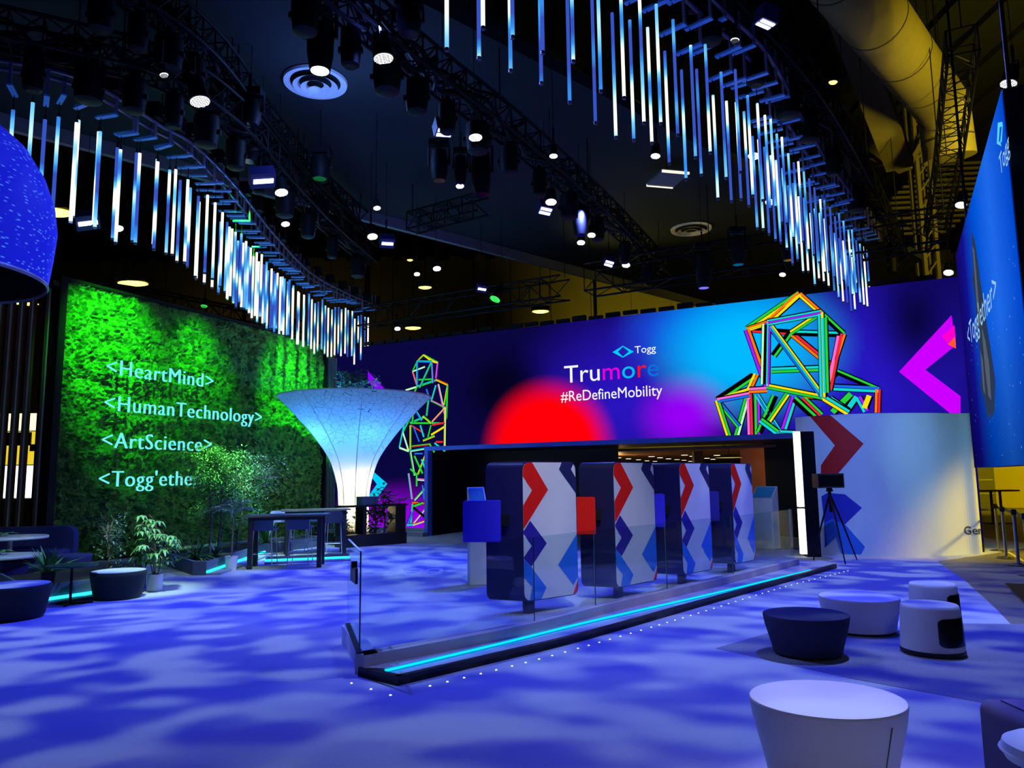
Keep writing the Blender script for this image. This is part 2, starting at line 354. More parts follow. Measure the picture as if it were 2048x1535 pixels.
# ================================================================== moss wall with lettering
g0, g1 = onz(118, 562, 6.0), onz(638, 690, 6.0)
gx = V((g1.x-g0.x, g1.y-g0.y, 0)); GL = gx.length; gx.normalize(); gn = V((gx.y, -gx.x, 0))   # gn faces the stand
if gn.dot(-g0) < 0: gn = -gn
GO = V((g0.x, g0.y, 0)); GH = 6.0
def moss_mat():
    m, N, L, o = new_mat('moss')
    b = N.new('ShaderNodeBsdfPrincipled'); L.new(b.outputs[0], o.inputs[0]); b.inputs['Roughness'].default_value = 0.8; b.inputs['Specular IOR Level'].default_value = 0.25
    tc = N.new('ShaderNodeTexCoord'); t1 = N.new('ShaderNodeTexVoronoi'); t1.inputs['Scale'].default_value = 9; L.new(tc.outputs['Object'], t1.inputs['Vector'])
    sp = N.new('ShaderNodeSeparateColor'); L.new(t1.outputs['Color'], sp.inputs[0])
    rp = N.new('ShaderNodeValToRGB'); e = rp.color_ramp.elements; e[0].position = 0; e[0].color = (0.02, 0.07, 0.015, 1); e[1].position = 1; e[1].color = (0.16, 0.34, 0.05, 1)
    L.new(sp.outputs[0], rp.inputs[0]); L.new(rp.outputs[0], b.inputs['Base Color'])
    t2 = N.new('ShaderNodeTexNoise'); t2.inputs['Scale'].default_value = 30; t2.inputs['Detail'].default_value = 5; L.new(tc.outputs['Object'], t2.inputs['Vector'])
    bp = N.new('ShaderNodeBump'); bp.inputs['Strength'].default_value = 0.9; bp.inputs['Distance'].default_value = 0.05; L.new(t2.outputs[0], bp.inputs['Height']); L.new(bp.outputs[0], b.inputs['Normal'])
    return m
NX, NZ = 300, 210
mb = MB(); vs = []
for j in range(NZ+1):
    for i in range(NX+1):
        u, v = GL*i/NX, 0.05 + (GH-0.05)*j/NZ
        q = V((u*3.2, v*3.2, 0.0)); d = 0.10*noise.noise(q) + 0.09*abs(noise.noise(q*2.7 + V((5, 1, 2)))) + 0.05*noise.noise(q*6.1)
        vs.append(GO + gx*u + V((0,0,v)) + gn*(0.16 + d))
W1 = NX+1
mb.add(vs, [(j*W1+i, j*W1+i+1, (j+1)*W1+i+1, (j+1)*W1+i) for j in range(NZ) for i in range(NX)])
moss = thing('moss_wall', GO, 'tall green moss wall carrying four glowing lines of cyan words', 'moss wall')
mb.build('moss_surface', moss_mat(), moss, fix=False)
mb = MB()
for (u0, u1) in ((-0.16, 0.0), (GL, GL+0.08)):
    mb.obox(GO + gx*((u0+u1)/2) + V((0,0,GH/2)) + gn*0.05, gx*((u1-u0)/2), gn*0.25, V((0,0,GH/2+0.06)))
mb.obox(GO + gx*(GL/2) + V((0,0,GH+0.03)) + gn*0.05, gx*(GL/2), gn*0.22, V((0,0,0.03)))
mb.obox(GO + gx*(GL/2) + V((0,0,GH/2)) - gn*0.12, gx*(GL/2), gn*0.08, V((0,0,GH/2)))
mb.build('backing_frame', BLACK, moss, smooth=False)
CYAN = glow('sign_cyan', (0.16, 0.86, 0.86), 1.05)
def on_moss(px, py): return onp(px, py, GO + gn*0.42, gn)
for txt, l, r, bl in (('<HeartMind>', 212, 425, (240, 751)), ('<HumanTechnology>', 208, 522, (242, 823)), ('<ArtScience>', 203, 421, (231, 896)), ("<Togg'ether>", 197, 415, (228, 973))):
    a, b_ = on_moss(l, bl[1]), on_moss(r, bl[1]); zb = on_moss(*bl).z
    mb = MB(); put_text(mb, txt, (a.x, a.y, zb), gx, (0, 0, 1), width=(b_-a).dot(gx), height=0.37, depth=0.04, bold=-0.012, spacing=1.10)
    mb.build('lettering', CYAN, moss, smooth=False)
# ================================================================== timber slats either side of the moss wall
SLAT = paint('dark_slat_timber', (0.16, 0.085, 0.035), 0.5, 0, 0.25, 3)
sl = thing('slat_screen', (-10.0, 15.7, 0), 'tall open screen of dark timber slats beside the moss wall', 'slat screen')
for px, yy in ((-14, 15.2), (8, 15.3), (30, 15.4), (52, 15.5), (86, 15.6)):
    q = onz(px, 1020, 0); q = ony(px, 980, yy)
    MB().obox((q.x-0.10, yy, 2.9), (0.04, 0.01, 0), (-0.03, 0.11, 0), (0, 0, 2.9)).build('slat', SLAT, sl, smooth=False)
    MB().obox((q.x-0.10+0.055, yy-0.105, 2.9), (0.012, 0.0, 0), (0, 0.012, 0), (0, 0, 2.88)).build('lit_edge', paint('slat_lit_edge', (0.55, 0.55, 0.35), 0.4), sl, smooth=False)  # pale strip added along each slat: its lit edge put into the colour
MB().box((-12.2, 15.2, 5.8), (-9.5, 15.75, 5.9)).build('head_rail', BLACK, sl, smooth=False)
sl2 = thing('ribbed_screen', g1, 'narrow ribbed slat panel between moss wall and video wall', 'slat panel'); sl2.location.z = 0; sl2.matrix_world = Matrix.Translation(sl2.location)
q0 = V((g1.x, g1.y, 0)) + gx*0.1
mb = MB(); mb.obox(q0 + gx*0.75 + V((0,0,2.85)) - gn*0.1, gx*0.75, gn*0.05, V((0,0,2.85)))
mb.build('backing', BLACK, sl2, smooth=False)
mb = MB()
for k in range(9): mb.obox(q0 + gx*(0.08+0.17*k) + V((0,0,2.85)), gx*0.03, gn*0.06, V((0,0,2.85)))
mb.build('slat_pattern', paint('slat_grey', (0.20, 0.20, 0.16), 0.6), sl2, smooth=False)

# ================================================================== video wall
SL, SR = onz(748, 690, 6.0), onz(1905, 554, 6.0)
sx = V((SR.x-SL.x, SR.y-SL.y, 0)).normalized(); sn = V((sx.y, -sx.x, 0))
if sn.dot(-SL) < 0: sn = -sn
SO = V((SL.x, SL.y, 0)) - sx*1.6; SW = (V((SR.x, SR.y, 0)) - SO).length + 0.15; SH = 6.0
def on_s(px, py):
    return onp(px, py, SO, sn)
def suv(px, py):
    q = on_s(px, py) - SO; return q.dot(sx), q.z
def spt(u, v, d=0.0): return SO + sx*u + V((0, 0, v)) + sn*d
def screen_mat():
    m, N, L, o = new_mat('screen_picture')
    e = N.new('ShaderNodeEmission'); L.new(e.outputs[0], o.inputs[0])
    tc = N.new('ShaderNodeTexCoord'); dot = N.new('ShaderNodeVectorMath'); dot.operation = 'DOT_PRODUCT'; dot.inputs[1].default_value = sx
    L.new(tc.outputs['Object'], dot.inputs[0]); sp = N.new('ShaderNodeSeparateXYZ'); L.new(tc.outputs['Object'], sp.inputs[0])
    cb = N.new('ShaderNodeCombineXYZ'); L.new(dot.outputs['Value'], cb.inputs[0]); L.new(sp.outputs[2], cb.inputs[1])
    cur = None
    base = N.new('ShaderNodeRGB'); base.outputs[0].default_value = (*srgb(10, 6, 62), 1); cur = base.outputs[0]
    # (centre px, radius x px, radius y px, colour, inner share)
    for (cx, cy, rx, ry, col, inn, amt) in (
        (1700, 760, 420, 330, (38, 22, 190), 0.1, 1.0), (1250, 800, 330, 260, (42, 20, 190), 0.0, 1.0), (1830, 640, 120, 170, (6, 4, 40), 0.0, 0.9),
        (1330, 665, 150, 90, (30, 40, 210), 0.0, 0.8), (1440, 650, 260, 150, (0, 110, 240), 0.1, 0.9), (1490, 700, 250, 165, (0, 185, 255), 0.22, 1.0), (1365, 830, 120, 95, (150, 0, 245), 0.1, 1.0),
        (1010, 780, 110, 110, (4, 2, 26), 0.2, 0.9), (1092, 895, 150, 150, (255, 0, 10), 0.58, 1.0),
        (800, 1060, 190, 110, (150, 0, 235), 0.15, 1.0), (1920, 680, 25, 25, (255, 0, 200), 0.2, 0.0)):
        (u, v) = suv(cx, cy); u1 = suv(cx+rx, cy)[0]; v1 = suv(cx, cy-ry)[1]
        sb = N.new('ShaderNodeVectorMath'); sb.operation = 'SUBTRACT'; L.new(cb.outputs[0], sb.inputs[0]); sb.inputs[1].default_value = (u, v, 0)
        dv = N.new('ShaderNodeVectorMath'); dv.operation = 'DIVIDE'; L.new(sb.outputs[0], dv.inputs[0]); dv.inputs[1].default_value = (u1-u, v1-v, 1)
        ln = N.new('ShaderNodeVectorMath'); ln.operation = 'LENGTH'; L.new(dv.outputs[0], ln.inputs[0])
        mr = N.new('ShaderNodeMapRange'); mr.interpolation_type = 'SMOOTHSTEP'; mr.inputs[1].default_value = 1.0; mr.inputs[2].default_value = inn; mr.inputs[3].default_value = 0; mr.inputs[4].default_value = amt
        L.new(ln.outputs['Value'], mr.inputs[0])
        mx = N.new('ShaderNodeMix'); mx.data_type = 'RGBA'; L.new(mr.outputs[0], mx.inputs[0]); L.new(cur, mx.inputs[6]); mx.inputs[7].default_value = (*srgb(*col), 1)
        cur = mx.outputs[2]
    L.new(cur, e.inputs[0]); e.inputs[1].default_value = 1.0
    return m
scr = thing('video_wall', SO, 'huge video wall showing two bar-built figures and a slogan', 'video wall')
PL, PR = suv(863, 985)[0], suv(1600, 985)[0]
PZL, PZR = suv(865, 905)[1], suv(1600, 869)[1]; PZ = (PZL + PZR) / 2
ZB = 0.22
mb = MB()
for (u0, v0, u1, v1) in ((0, ZB, PL, SH), (PL, PZ, PR, SH), (PR, ZB, SW, SH)):
    mb.poly([spt(u0, v0), spt(u1, v0), spt(u1, v1), spt(u0, v1)])
mb.build('screen_face', screen_mat(), scr, smooth=False, fix=False)
mb = MB()
for (u0, v0, u1, v1) in ((0, 0, PL, SH), (PL, PZ, PR, SH), (PR, 0, SW, SH)):
    mb.obox(spt((u0+u1)/2, (v0+v1)/2, -0.14), sx*((u1-u0)/2), sn*0.12, V((0,0,(v1-v0)/2)))
mb.build('cabinet_back', BLACK, scr, smooth=False)
mb = MB()
for k in range(int(SW/0.5)):
    mb.obox(spt(0.25+0.5*k, SH+0.06+0.02*(k % 3), -0.1), sx*0.2, sn*0.05, V((0,0,0.05+0.02*(k % 2))))
mb.build('top_rigging', BLACK, scr, smooth=False)
# plinth under the screen left of the opening
mb = MB(); mb.obox(spt(PL/2, 0.06, 0.1), sx*(PL/2), sn*0.35, V((0,0,0.06))); mb.obox(spt(PL/2, 0.15, 0.0), sx*(PL/2), sn*0.12, V((0,0,0.07)))
mb.build('plinth', paint('plinth_grey', (0.25, 0.30, 0.38), 0.5), scr, smooth=False)
# pictures shown on the screen: chevrons, words, figures (flat, as they are on the wall)
def pic(polys, name, mats, d=0.006):
    mb = MB()
    for k_, (pl, m) in enumerate(polys): mb.poly([spt(u, v, d + 0.003*k_) for (u, v) in pl], m)
    return mb.build(name, mats, scr, smooth=False, fix=False)
MAG, PUR, PNK, ORG, CYA = (glow('px_'+n, srgb(*c), 1.0) for n, c in (('magenta', (205, 0, 255)), ('violet', (140, 0, 255)), ('pink', (255, 0, 210)), ('orange', (255, 90, 40)), ('aqua', (0, 205, 250))))
def P(*pts): return [suv(*q) for q in pts]
pic([(P((1798, 743), (1903, 630), (1912, 690), (1851, 739), (1921, 792), (1921, 830), (1905, 830)), 0), (P((1884, 672), (1909, 650), (1912, 690), (1896, 688)), 1), (P((1896, 688), (1910, 673), (1912, 697)), 2)], 'magenta_chevron', [MAG, PNK, ORG])
pic([(P((736, 742), (768, 775), (764, 783), (755, 781), (736, 763)), 0)], 'violet_chevron', [PUR])
pic([(P((742, 938), (775, 967), (748, 1002), (730, 1002), (754, 968), (742, 952)), 0)], 'aqua_chevron', [CYA])
WHITE_PX = glow('px_white', (0.95, 0.95, 1.0), 1.0)
def words(txt, l, r, name, mats, parts=None, h=None, bold=0.0):
    a = V((suv(*l)[0], suv(*l)[1], 0)); b_ = V((suv(*r)[0], suv(*r)[1], 0))
    mb = MB(); zb = (a.y + b_.y)/2
    if parts is None:
        put_text(mb, txt, spt(a.x, zb, 0.008), sx, (0,0,1), width=b_.x-a.x, height=h, bold=bold)
    else:
        tot = text_poly(txt, 1.0, bold)[2]; sc = (b_.x-a.x)/tot; done = ''
        for ch, mi in parts:
            x0 = text_poly(done + ch, 1.0, bold)[2] - text_poly(ch, 1.0, bold)[2] if done else 0
            put_text(mb, ch, spt(a.x + x0*sc, zb, 0.008), sx, (0,0,1), width=text_poly(ch, 1.0, bold)[2]*sc, height=h, bold=bold, m=mi); done += ch
    return mb.build(name, mats, scr, smooth=False, fix=False)
words('#ReDefineMobility', (1122, 803), (1325, 790), 'slogan_lettering', [WHITE_PX], h=0.30)
words('Trumore', (1129, 765), (1318, 752), 'word_lettering', [WHITE_PX, glow('px_mag2', srgb(235, 0, 220)), glow('px_aq2', srgb(0, 190, 240)), glow('px_red', srgb(240, 20, 40)), glow('px_dim', srgb(10, 110, 225))],
      parts=[('Tru', 0), ('m', 1), ('o', 2), ('r', 3), ('e', 4)], h=0.50)
words('Togg', (1270, 706), (1312, 703), 'small_lettering', [WHITE_PX], h=0.20)
dm = P((1225, 704), (1246, 691), (1268, 703), (1246, 715)); di = P((1236, 703), (1246, 693), (1258, 703), (1246, 713))
pic([([dm[0], di[0], di[1], dm[1]], 0), ([dm[1], di[1], di[2], dm[2]], 0), ([dm[2], di[2], di[3], dm[3]], 0), ([dm[3], di[3], di[0], dm[0]], 0)], 'diamond_emblem', [CYA], 0.008)
BARC = [glow('px_bar%d' % i, srgb(*c), 1.0) for i, c in enumerate(((3, 4, 8), (250, 225, 20), (40, 210, 60), (20, 215, 215), (255, 120, 20), (170, 30, 255), (240, 40, 60), (250, 110, 220), (30, 110, 240), (190, 250, 200)))]
def bars(lst, tr, name, wpx):
    mb = MB(); rnd = random.Random(3)
    for i, (a, b_, cols) in enumerate(lst):
        (u0, v0), (u1, v1) = suv(*tr(a)), suv(*tr(b_)); d = V((u1-u0, v1-v0)); l = d.length
        if l < 1e-5: continue
        d /= l; nrm_ = V((-d.y, d.x)); n = len(cols)
        ww = wpx * rnd.uniform(0.85, 1.15)
        for (s0, s1, c, dd) in [(-ww*0.62, ww*0.62, 0, 0.0)] + [(-ww/2 + ww*k/n, -ww/2 + ww*(k+0.80)/n, c, 0.001) for k, c in enumerate(cols)]:
            q = [V((u0, v0)) + nrm_*s0, V((u1, v1)) + nrm_*s0, V((u1, v1)) + nrm_*s1, V((u0, v0)) + nrm_*s1]
            mb.poly([spt(x.x, x.y, 0.010 + 0.0012*i*0.4 + dd) for x in q], c)
    return mb.build(name, BARC, scr, smooth=False, fix=False)
T, Aq, Bq, Cq, Dq, Eq, Fq, Gq = (775,62),(405,312),(552,265),(925,195),(1085,345),(545,712),(940,790),(712,335)
Iq, Jq, Kq, Mq, Nq = (195,812),(420,742),(475,775),(1040,610),(1330,735)
def trR(p): return (1380 + p[0]/3.531, 570 + p[1]/3.531)
bars([(Aq,Gq,(6,0)),(Gq,(985,560),(4,6)),(Gq,Dq,(0,3)),(Gq,(590,500),(0,2)),((575,600),(960,585),(2,3)),(Gq,Cq,(2,1)),
      (Mq,Nq,(0,2)),((1000,720),Nq,(3,8)),(Mq,(900,760),(2,0)),(Nq,(1325,900),(4,6)),((1140,770),(1010,900),(2,)),((1180,790),(1110,890),(3,)),((1190,790),(1245,890),(3,5)),((1270,780),(1235,870),(1,)),((990,800),(1120,890),(1,3)),
      ((800,790),(930,915),(6,2)),(Fq,(820,780),(0,4)),(Fq,(1120,900),(1,3)),
      (Jq,(330,1070),(2,9)),(Jq,(430,1060),(7,6)),(Kq,(480,1060),(2,5)),(Kq,(640,1045),(3,8,3)),((740,790),(655,1050),(5,3)),((600,780),(490,1040),(2,0)),((690,770),(560,960),(2,1)),(Iq,(350,1000),(2,8)),((500,950),(620,1040),(3,2)),((640,1040),(745,1045),(2,3)),((740,800),(880,930),(0,2)),
      (Iq,(450,640),(2,0)),((470,630),Jq,(1,4)),(Iq,Jq,(4,1)),(Iq,(280,1075),(1,2)),(Jq,(545,735),(4,7)),(Iq,(420,770),(8,7)),
      (T,Aq,(2,1)),(T,Bq,(4,1)),(T,Cq,(1,4)),(Cq,Dq,(0,2)),(Aq,Bq,(1,1,4)),(Aq,Eq,(5,4)),(Dq,Fq,(6,4)),((1060,360),(985,740),(7,6)),
      (Eq,Fq,(2,1)),(Bq,Fq,(8,3,1)),(Bq,Eq,(5,3,5)),((530,280),(520,700),(9,0)),(Cq,Fq,(3,1)),((950,230),(965,760),(3,2)),(Bq,Cq,(3,5,3))], trR, 'large_bar_figure', 0.135)
def trL(p): return (800 + p[0]/4.267, 700 + p[1]/4.267)
bars([((205,40),(150,95),(1,2)),((205,40),(275,95),(1,)),((205,40),(325,105),(1,2)),((275,95),(325,105),(1,)),((325,105),(310,240),(7,5)),((110,180),(150,310),(7,4)),((150,95),(110,180),(2,)),
      ((150,310),(310,255),(2,3)),((160,250),(290,245),(2,)),((110,180),(215,140),(9,)),
      ((150,95),(150,300),(3,8)),((275,100),(285,280),(3,5)),((150,95),(275,98),(8,3)),((270,105),(170,320),(3,2)),
      ((310,250),(410,295),(1,4)),((410,295),(380,470),(1,2)),((330,290),(395,590),(7,9)),((410,300),(400,580),(2,)),((310,300),(270,440),(3,)),((50,340),(150,310),(9,)),((150,310),(110,400),(2,)),((60,350),(130,390),(7,)),((230,330),(260,420),(8,)),((250,400),(230,560),(2,3)),
      ((270,430),(390,490),(2,7)),((390,490),(270,620),(1,7)),((390,490),(385,850),(1,9)),((90,620),(390,620),(2,)),((90,620),(210,570),(2,3)),((130,500),(190,600),(8,3)),((200,560),(270,620),(1,2)),((120,520),(110,620),(2,)),
      ((90,580),(30,700),(3,2)),((30,700),(80,860),(9,)),((40,640),(0,830),(3,)),((0,830),(80,860),(9,)),((95,640),(95,850),(1,2)),((100,640),(200,700),(6,)),((120,650),(170,780),(8,)),((270,640),(240,760),(2,)),((270,720),(385,650),(1,)),((385,620),(280,640),(6,)),
      ((200,770),(300,730),(1,2)),((105,820),(270,800),(6,2)),((310,780),(370,780),(6,)),((90,860),(270,830),(9,3)),((300,790),(390,860),(3,)),((260,800),(300,870),(2,)),((180,640),(210,740),(3,)),
      ((95,870),(130,1070),(2,9)),((255,860),(255,1090),(2,9)),((95,1010),(150,1060),(2,)),((245,840),(160,1060),(1,2)),((130,900),(200,1050),(2,)),((190,930),(240,1050),(3,)),((130,880),(200,880),(8,)),
      ((80,1050),(110,1270),(3,7)),((150,1100),(265,1110),(9,7)),((150,1060),(150,1160),(2,)),((265,1130),(130,1280),(2,9)),((200,1150),(215,1270),(8,)),((240,1180),(240,1290),(1,)),((255,1090),(250,1280),(2,)),
      ((110,1300),(250,1310),(6,4)),((115,1310),(100,1490),(3,2)),((250,1320),(120,1480),(7,9)),((120,1330),(200,1300),(2,)),((250,1310),(235,1450),(1,)),((115,1490),(235,1450),(9,4)),((70,1490),(110,1380),(8,)),((120,1340),(230,1430),(0,)),((65,1490),(120,1485),(3,))], trL, 'small_bar_figure', 0.066)
# dark portal opening through the video wall, with its lit rim and the room behind
RIM = paint('portal_rim_lit', (0.10, 0.18, 0.75), 0.35)  # blue light of the screen on the rim, put into its paint
mb = MB()
mb.obox(spt((PL+PR)/2, PZ+0.05, 0.10), sx*((PR-PL)/2+0.12), sn*0.12, V((0,0,0.06)))
mb.obox(spt(PL-0.05, PZ/2, 0.10), sx*0.06, sn*0.12, V((0,0,PZ/2)))
mb.build('portal_rim', RIM, scr, smooth=False)
mb = MB(); DK = paint('portal_black', (0.004, 0.004, 0.006), 0.6)
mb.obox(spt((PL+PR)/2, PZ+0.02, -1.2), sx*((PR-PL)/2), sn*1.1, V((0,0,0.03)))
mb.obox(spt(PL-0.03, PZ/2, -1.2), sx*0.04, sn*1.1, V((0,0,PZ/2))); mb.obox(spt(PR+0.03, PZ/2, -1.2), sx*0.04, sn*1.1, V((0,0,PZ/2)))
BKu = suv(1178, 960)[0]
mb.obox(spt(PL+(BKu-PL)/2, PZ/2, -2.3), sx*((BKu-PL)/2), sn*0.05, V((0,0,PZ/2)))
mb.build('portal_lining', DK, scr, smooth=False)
# room behind: timber ceiling with downlights, timber end wall
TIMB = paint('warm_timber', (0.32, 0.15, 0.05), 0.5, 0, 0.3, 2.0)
rc = lambda u, d: spt(u, 0, -d)
a0, a1, a2, a3 = rc(BKu-1, 3.0), rc(PR+4, 3.0), V((24, 42, 0)), V((-1, 42, 0))
struct(MB().prism([(q.x, q.y) for q in (a0, a1, a2, a3)], 2.45, 2.53).build('ceiling', TIMB, smooth=False))
w0, w1 = rc(PR+0.6, 9.0), rc(PR+3.0, 9.0)
q = onz(1482, 960, 0)
wa, wb = ony(1484, 960, 23.0), ony(1534, 960, 22.6)
struct(MB().bar((wa.x, wa.y, 1.3), (wb.x, wb.y, 1.3), 0.12, 2.6).build('wall_back', TIMB, smooth=False))
wa, wb = ony(1534, 960, 21.4), ony(1640, 960, 20.0)
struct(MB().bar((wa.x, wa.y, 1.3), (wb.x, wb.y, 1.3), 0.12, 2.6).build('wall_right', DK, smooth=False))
wa, wb = ony(1388, 960, 24.0), ony(1406, 960, 24.0)
struct(MB().bar((wa.x, wa.y, 1.3), (wb.x, wb.y, 1.3), 0.3, 2.6).build('column', DK, smooth=False))
wa, wb = ony(1100, 960, 41.8), ony(1700, 960, 41.8)
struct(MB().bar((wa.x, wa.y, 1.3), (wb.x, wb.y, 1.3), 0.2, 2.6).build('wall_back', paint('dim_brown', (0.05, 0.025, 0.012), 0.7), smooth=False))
point('room_light', (wa.x*0.8+2, 27, 2.0), (1.0, 0.62, 0.25), 60, 0.2)
point('room_light', (8.2, 21.0, 2.1), (1.0, 0.5, 0.18), 60, 0.2)
DOWN = glow('downlight_warm', (1.0, 0.86, 0.55), 5.0)
dn = 0
for (px, py) in ((1197, 919), (1218, 921), (1237, 915), (1257, 917), (1277, 919), (1303, 912.5), (1320, 915), (1294, 921), (1310, 922), (1326, 924), (1337, 917), (1354, 918.5), (1369, 909.5), (1368, 920), (1385, 912), (1381, 922), (1341, 926), (1414, 916), (1426, 918), (1434, 910)):
    dn += 1
    q = onz(px, py, 2.45)
    if q.y > 41.5: continue
    tag(MB().cyl(q + V((0,0,-0.004)), q + V((0,0,0.02)), 0.12, n=10).build('downlight', DOWN, origin=q, smooth=False),
        'small warm downlight in the timber ceiling beyond the opening, %s from the red totem' % ordinal(dn), 'downlight', 'downlights beyond the opening')
q = onz(1458, 915, 2.18); pd = thing('pendant_lamp', q, 'flat yellow disc pendant hanging beyond the dark opening', 'pendant lamp')
MB().lathe([(0.02, 0.10), (0.36, 0.04), (0.42, 0.0)], 24, q, cap0=True, cap1=False).build('shade', paint('pendant_ochre', (0.5, 0.4, 0.1), 0.5), pd)
MB().cyl(q + V((0,0,0.005)), q + V((0,0,0.012)), 0.38, n=24).build('diffuser', glow('pendant_glow', (1.0, 0.75, 0.2), 1.2), pd)
MB().cyl(q + V((0,0,0.1)), q + V((0,0,0.27)), 0.01, n=6).build('cord', BLACK, pd)
# ================================================================== printed panel totems
KNAVY = paint('totem_navy', (0.012, 0.014, 0.075), 0.32)
KFACE = [paint('print_white', (0.66, 0.68, 0.72), 0.45, 0, 0.03), paint('print_red', (0.80, 0.012, 0.006), 0.5, spec=0.2), paint('print_indigo', (0.03, 0.02, 0.30), 0.5, spec=0.2), paint('print_blue', (0.02, 0.18, 0.75), 0.5, spec=0.2), paint('print_navy', (0.018, 0.018, 0.10), 0.4)]
FACE_ART = [([(0,.9),(0,1),(.17,1),(.46,.79),(0,.505),(0,.675),(.17,.79)],1), ([(0,.49),(.13,.57),(.42,.40),(.14,.245),(0,.31),(.15,.39)],2),
            ([(0,.305),(.14,.24),(.40,.085),(.30,0),(.10,0),(.15,.10),(0,.18)],3), ([(.73,1),(.67,.94),(1,.75),(1,.87),(.9,.94),(.97,1)],4),
            ([(1,.46),(.62,.235),(.90,.075),(1,.14)],3), ([(1,.12),(.88,0),(1,0)],1)]
def tri_art(poly):                       # concave outlines cut into triangles so that clipping stays exact
    from mathutils.geometry import tessellate_polygon
    t = tessellate_polygon([[V((x, y, 0)) for x, y in poly]]); return [[poly[i] for i in tr_] for tr_ in t]
def totem(fl, fr, name_label, boxmat, box_word):
    fl, fr = V((fl[0], fl[1], 0)), V((fr[0], fr[1], 0)); ex = (fr-fl); wd = ex.length; ex.normalize(); dep = V((-0.46, 0.17, 0))
    z0, z1 = 0.17, 1.90; h = z1-z0; nf = V((ex.y, -ex.x, 0))
    mid = (fl+fr)/2 + dep/2
    t = thing('display_totem', (mid.x, mid.y, 0), name_label, 'display totem', 'printed display totems behind the glass')
    rr = rrect(wd, h, 0.10)
    mb = MB(); mb.extrude([fl + ex*x + V((0,0,z0+y)) for x, y in rr], dep); mb.build('body', KNAVY, t)
    mb = MB(); ins = [(0.012 + x*(wd-0.024)/wd, 0.012 + y*(h-0.024)/h) for x, y in rr]
    mb.poly([fl + ex*x + V((0,0,z0+y)) + nf*0.004 for x, y in ins], 0)
    for pl, m in FACE_ART:
        for tri in tri_art(pl):
            c = [(x*wd, y*h) for x, y in tri]
            if sum(c[i][0]*c[(i+1)%3][1]-c[(i+1)%3][0]*c[i][1] for i in range(3)) < 0: c = c[::-1]
            for i in range(len(ins)):
                (xa, ya), (xb, yb) = ins[i], ins[(i+1) % len(ins)]
                a_, b_ = (yb-ya), -(xb-xa)
                c = clip(c, a_, b_, a_*xa + b_*ya)
                if len(c) < 3: break
            if len(c) >= 3: mb.poly([fl + ex*x + V((0,0,z0+y)) + nf*0.008 for x, y in c], m)
    mb.build('printed_face', KFACE, t, smooth=False, fix=False)
    fc = (fl+fr)/2 + dep*0.35 - ex*0.18
    mb = MB(); mb.obox(fc + V((0,0,0.09)), ex*0.05, nf*0.05, V((0,0,0.09)))
    mb.build('foot', BLACK, t, smooth=False)
    bc = fl + dep*0.5 + V((-0.27, -0.16, 1.17)); bx = V((1, -0.05, 0)).normalized(); by = V((0.05, 1, 0)).normalized()
    mb = MB(); pr = rrect(0.46, 0.50, 0.02, 3)
    mb.extrude([bc + bx*(x-0.23) + V((0,0,y-0.25)) - by*0.10 for x, y in pr], by*0.20)
    o = mb.build('display_box', boxmat, t); o['label'] = box_word
    MB().obox(bc + bx*0.2 + by*0.13, bx*0.12, by*0.06, V((0,0,0.07))).build('bracket', BLACK, t, smooth=False)
    return t
BOXB = paint('box_blue', (0.05, 0.04, 0.95), 0.55, spec=0.2); BOXR = paint('box_red', (0.85, 0.01, 0.005), 0.55, spec=0.2); BOXN = paint('box_navy', (0.03, 0.025, 0.30), 0.45)
FLs = [onz(1047, 1204, 0.17), onz(1232, 1176, 0.17), onz(1366, 1150, 0.17), onz(1470, 1128, 0.17)]
FRs = [onz(1157, 1188, 0.17), onz(1315, 1160, 0.17), onz(1426, 1138, 0.17), onz(1512, 1119, 0.17)]
for a, b_, lb, bm_, bw in ((0, 0, 'nearest rounded chevron-printed totem, bright blue box on its side', BOXB, 'bright blue box'), (1, 1, 'second chevron-printed totem from the glass corner, red box on its side', BOXR, 'red box'),
                           (2, 2, 'third chevron-printed totem from the glass corner, partly hidden blue box', BOXB, 'blue box'), (3, 3, 'farthest chevron-printed totem, dark navy box on its side', BOXN, 'navy box')):
    totem(FLs[a], FRs[b_], lb, bm_, bw)
# ================================================================== glass barrier on its plinth
GLASS = glass_mat('clear_glass')
pf = [onz(728, 1335, 0.08), onz(1043, 1272, 0.08), onz(1236, 1221, 0.08), onz(1446, 1170, 0.08), onz(1599, 1129, 0.08)]
pf = [V((p.x, p.y, 0)) for p in pf]
lend = onz(683, 1274, 0.06)
ph = 0.185
bar_t = thing('glass_barrier', pf[0], 'clear glass balustrade on a low grey plinth around the totems', 'glass barrier')
front = spline([V((p.x, p.y, 0)) for p in pf], 6)
back = []
for i, p in enumerate(front):
    d = (front[min(i+1, len(front)-1)] - front[max(i-1, 0)]).normalized(); n_ = V((-d.y, d.x, 0)); back.append(p + n_*0.16)
left_d = (V((lend.x, lend.y, 0)) - front[0]); ln = left_d.length; left_d.normalize(); lnrm = V((left_d.y, -left_d.x, 0))
mb = MB()
for i in range(len(front)-1):
    mb.add([front[i], front[i+1], back[i+1], back[i]] + [q + V((0,0,ph)) for q in (front[i], front[i+1], back[i+1], back[i])],
           [(0,1,5,4),(4,5,6,7),(2,3,7,6)] + ([(3,0,4,7)] if i == 0 else []) + ([(1,2,6,5)] if i == len(front)-2 else []))
mb.build('plinth', paint('plinth_taupe', (0.46, 0.42, 0.42), 0.5), bar_t, fix=False)
inn = V((front[1]-front[0])).normalized()
mb = MB(); mb.obox(front[0] + left_d*(ln/2) + inn*0.07 + V((0,0,ph/2)), left_d*(ln/2), inn*0.07, V((0,0,ph/2)))
mb.build('end_plinth', paint('plinth_white', (0.60, 0.62, 0.66), 0.45), bar_t, smooth=False)
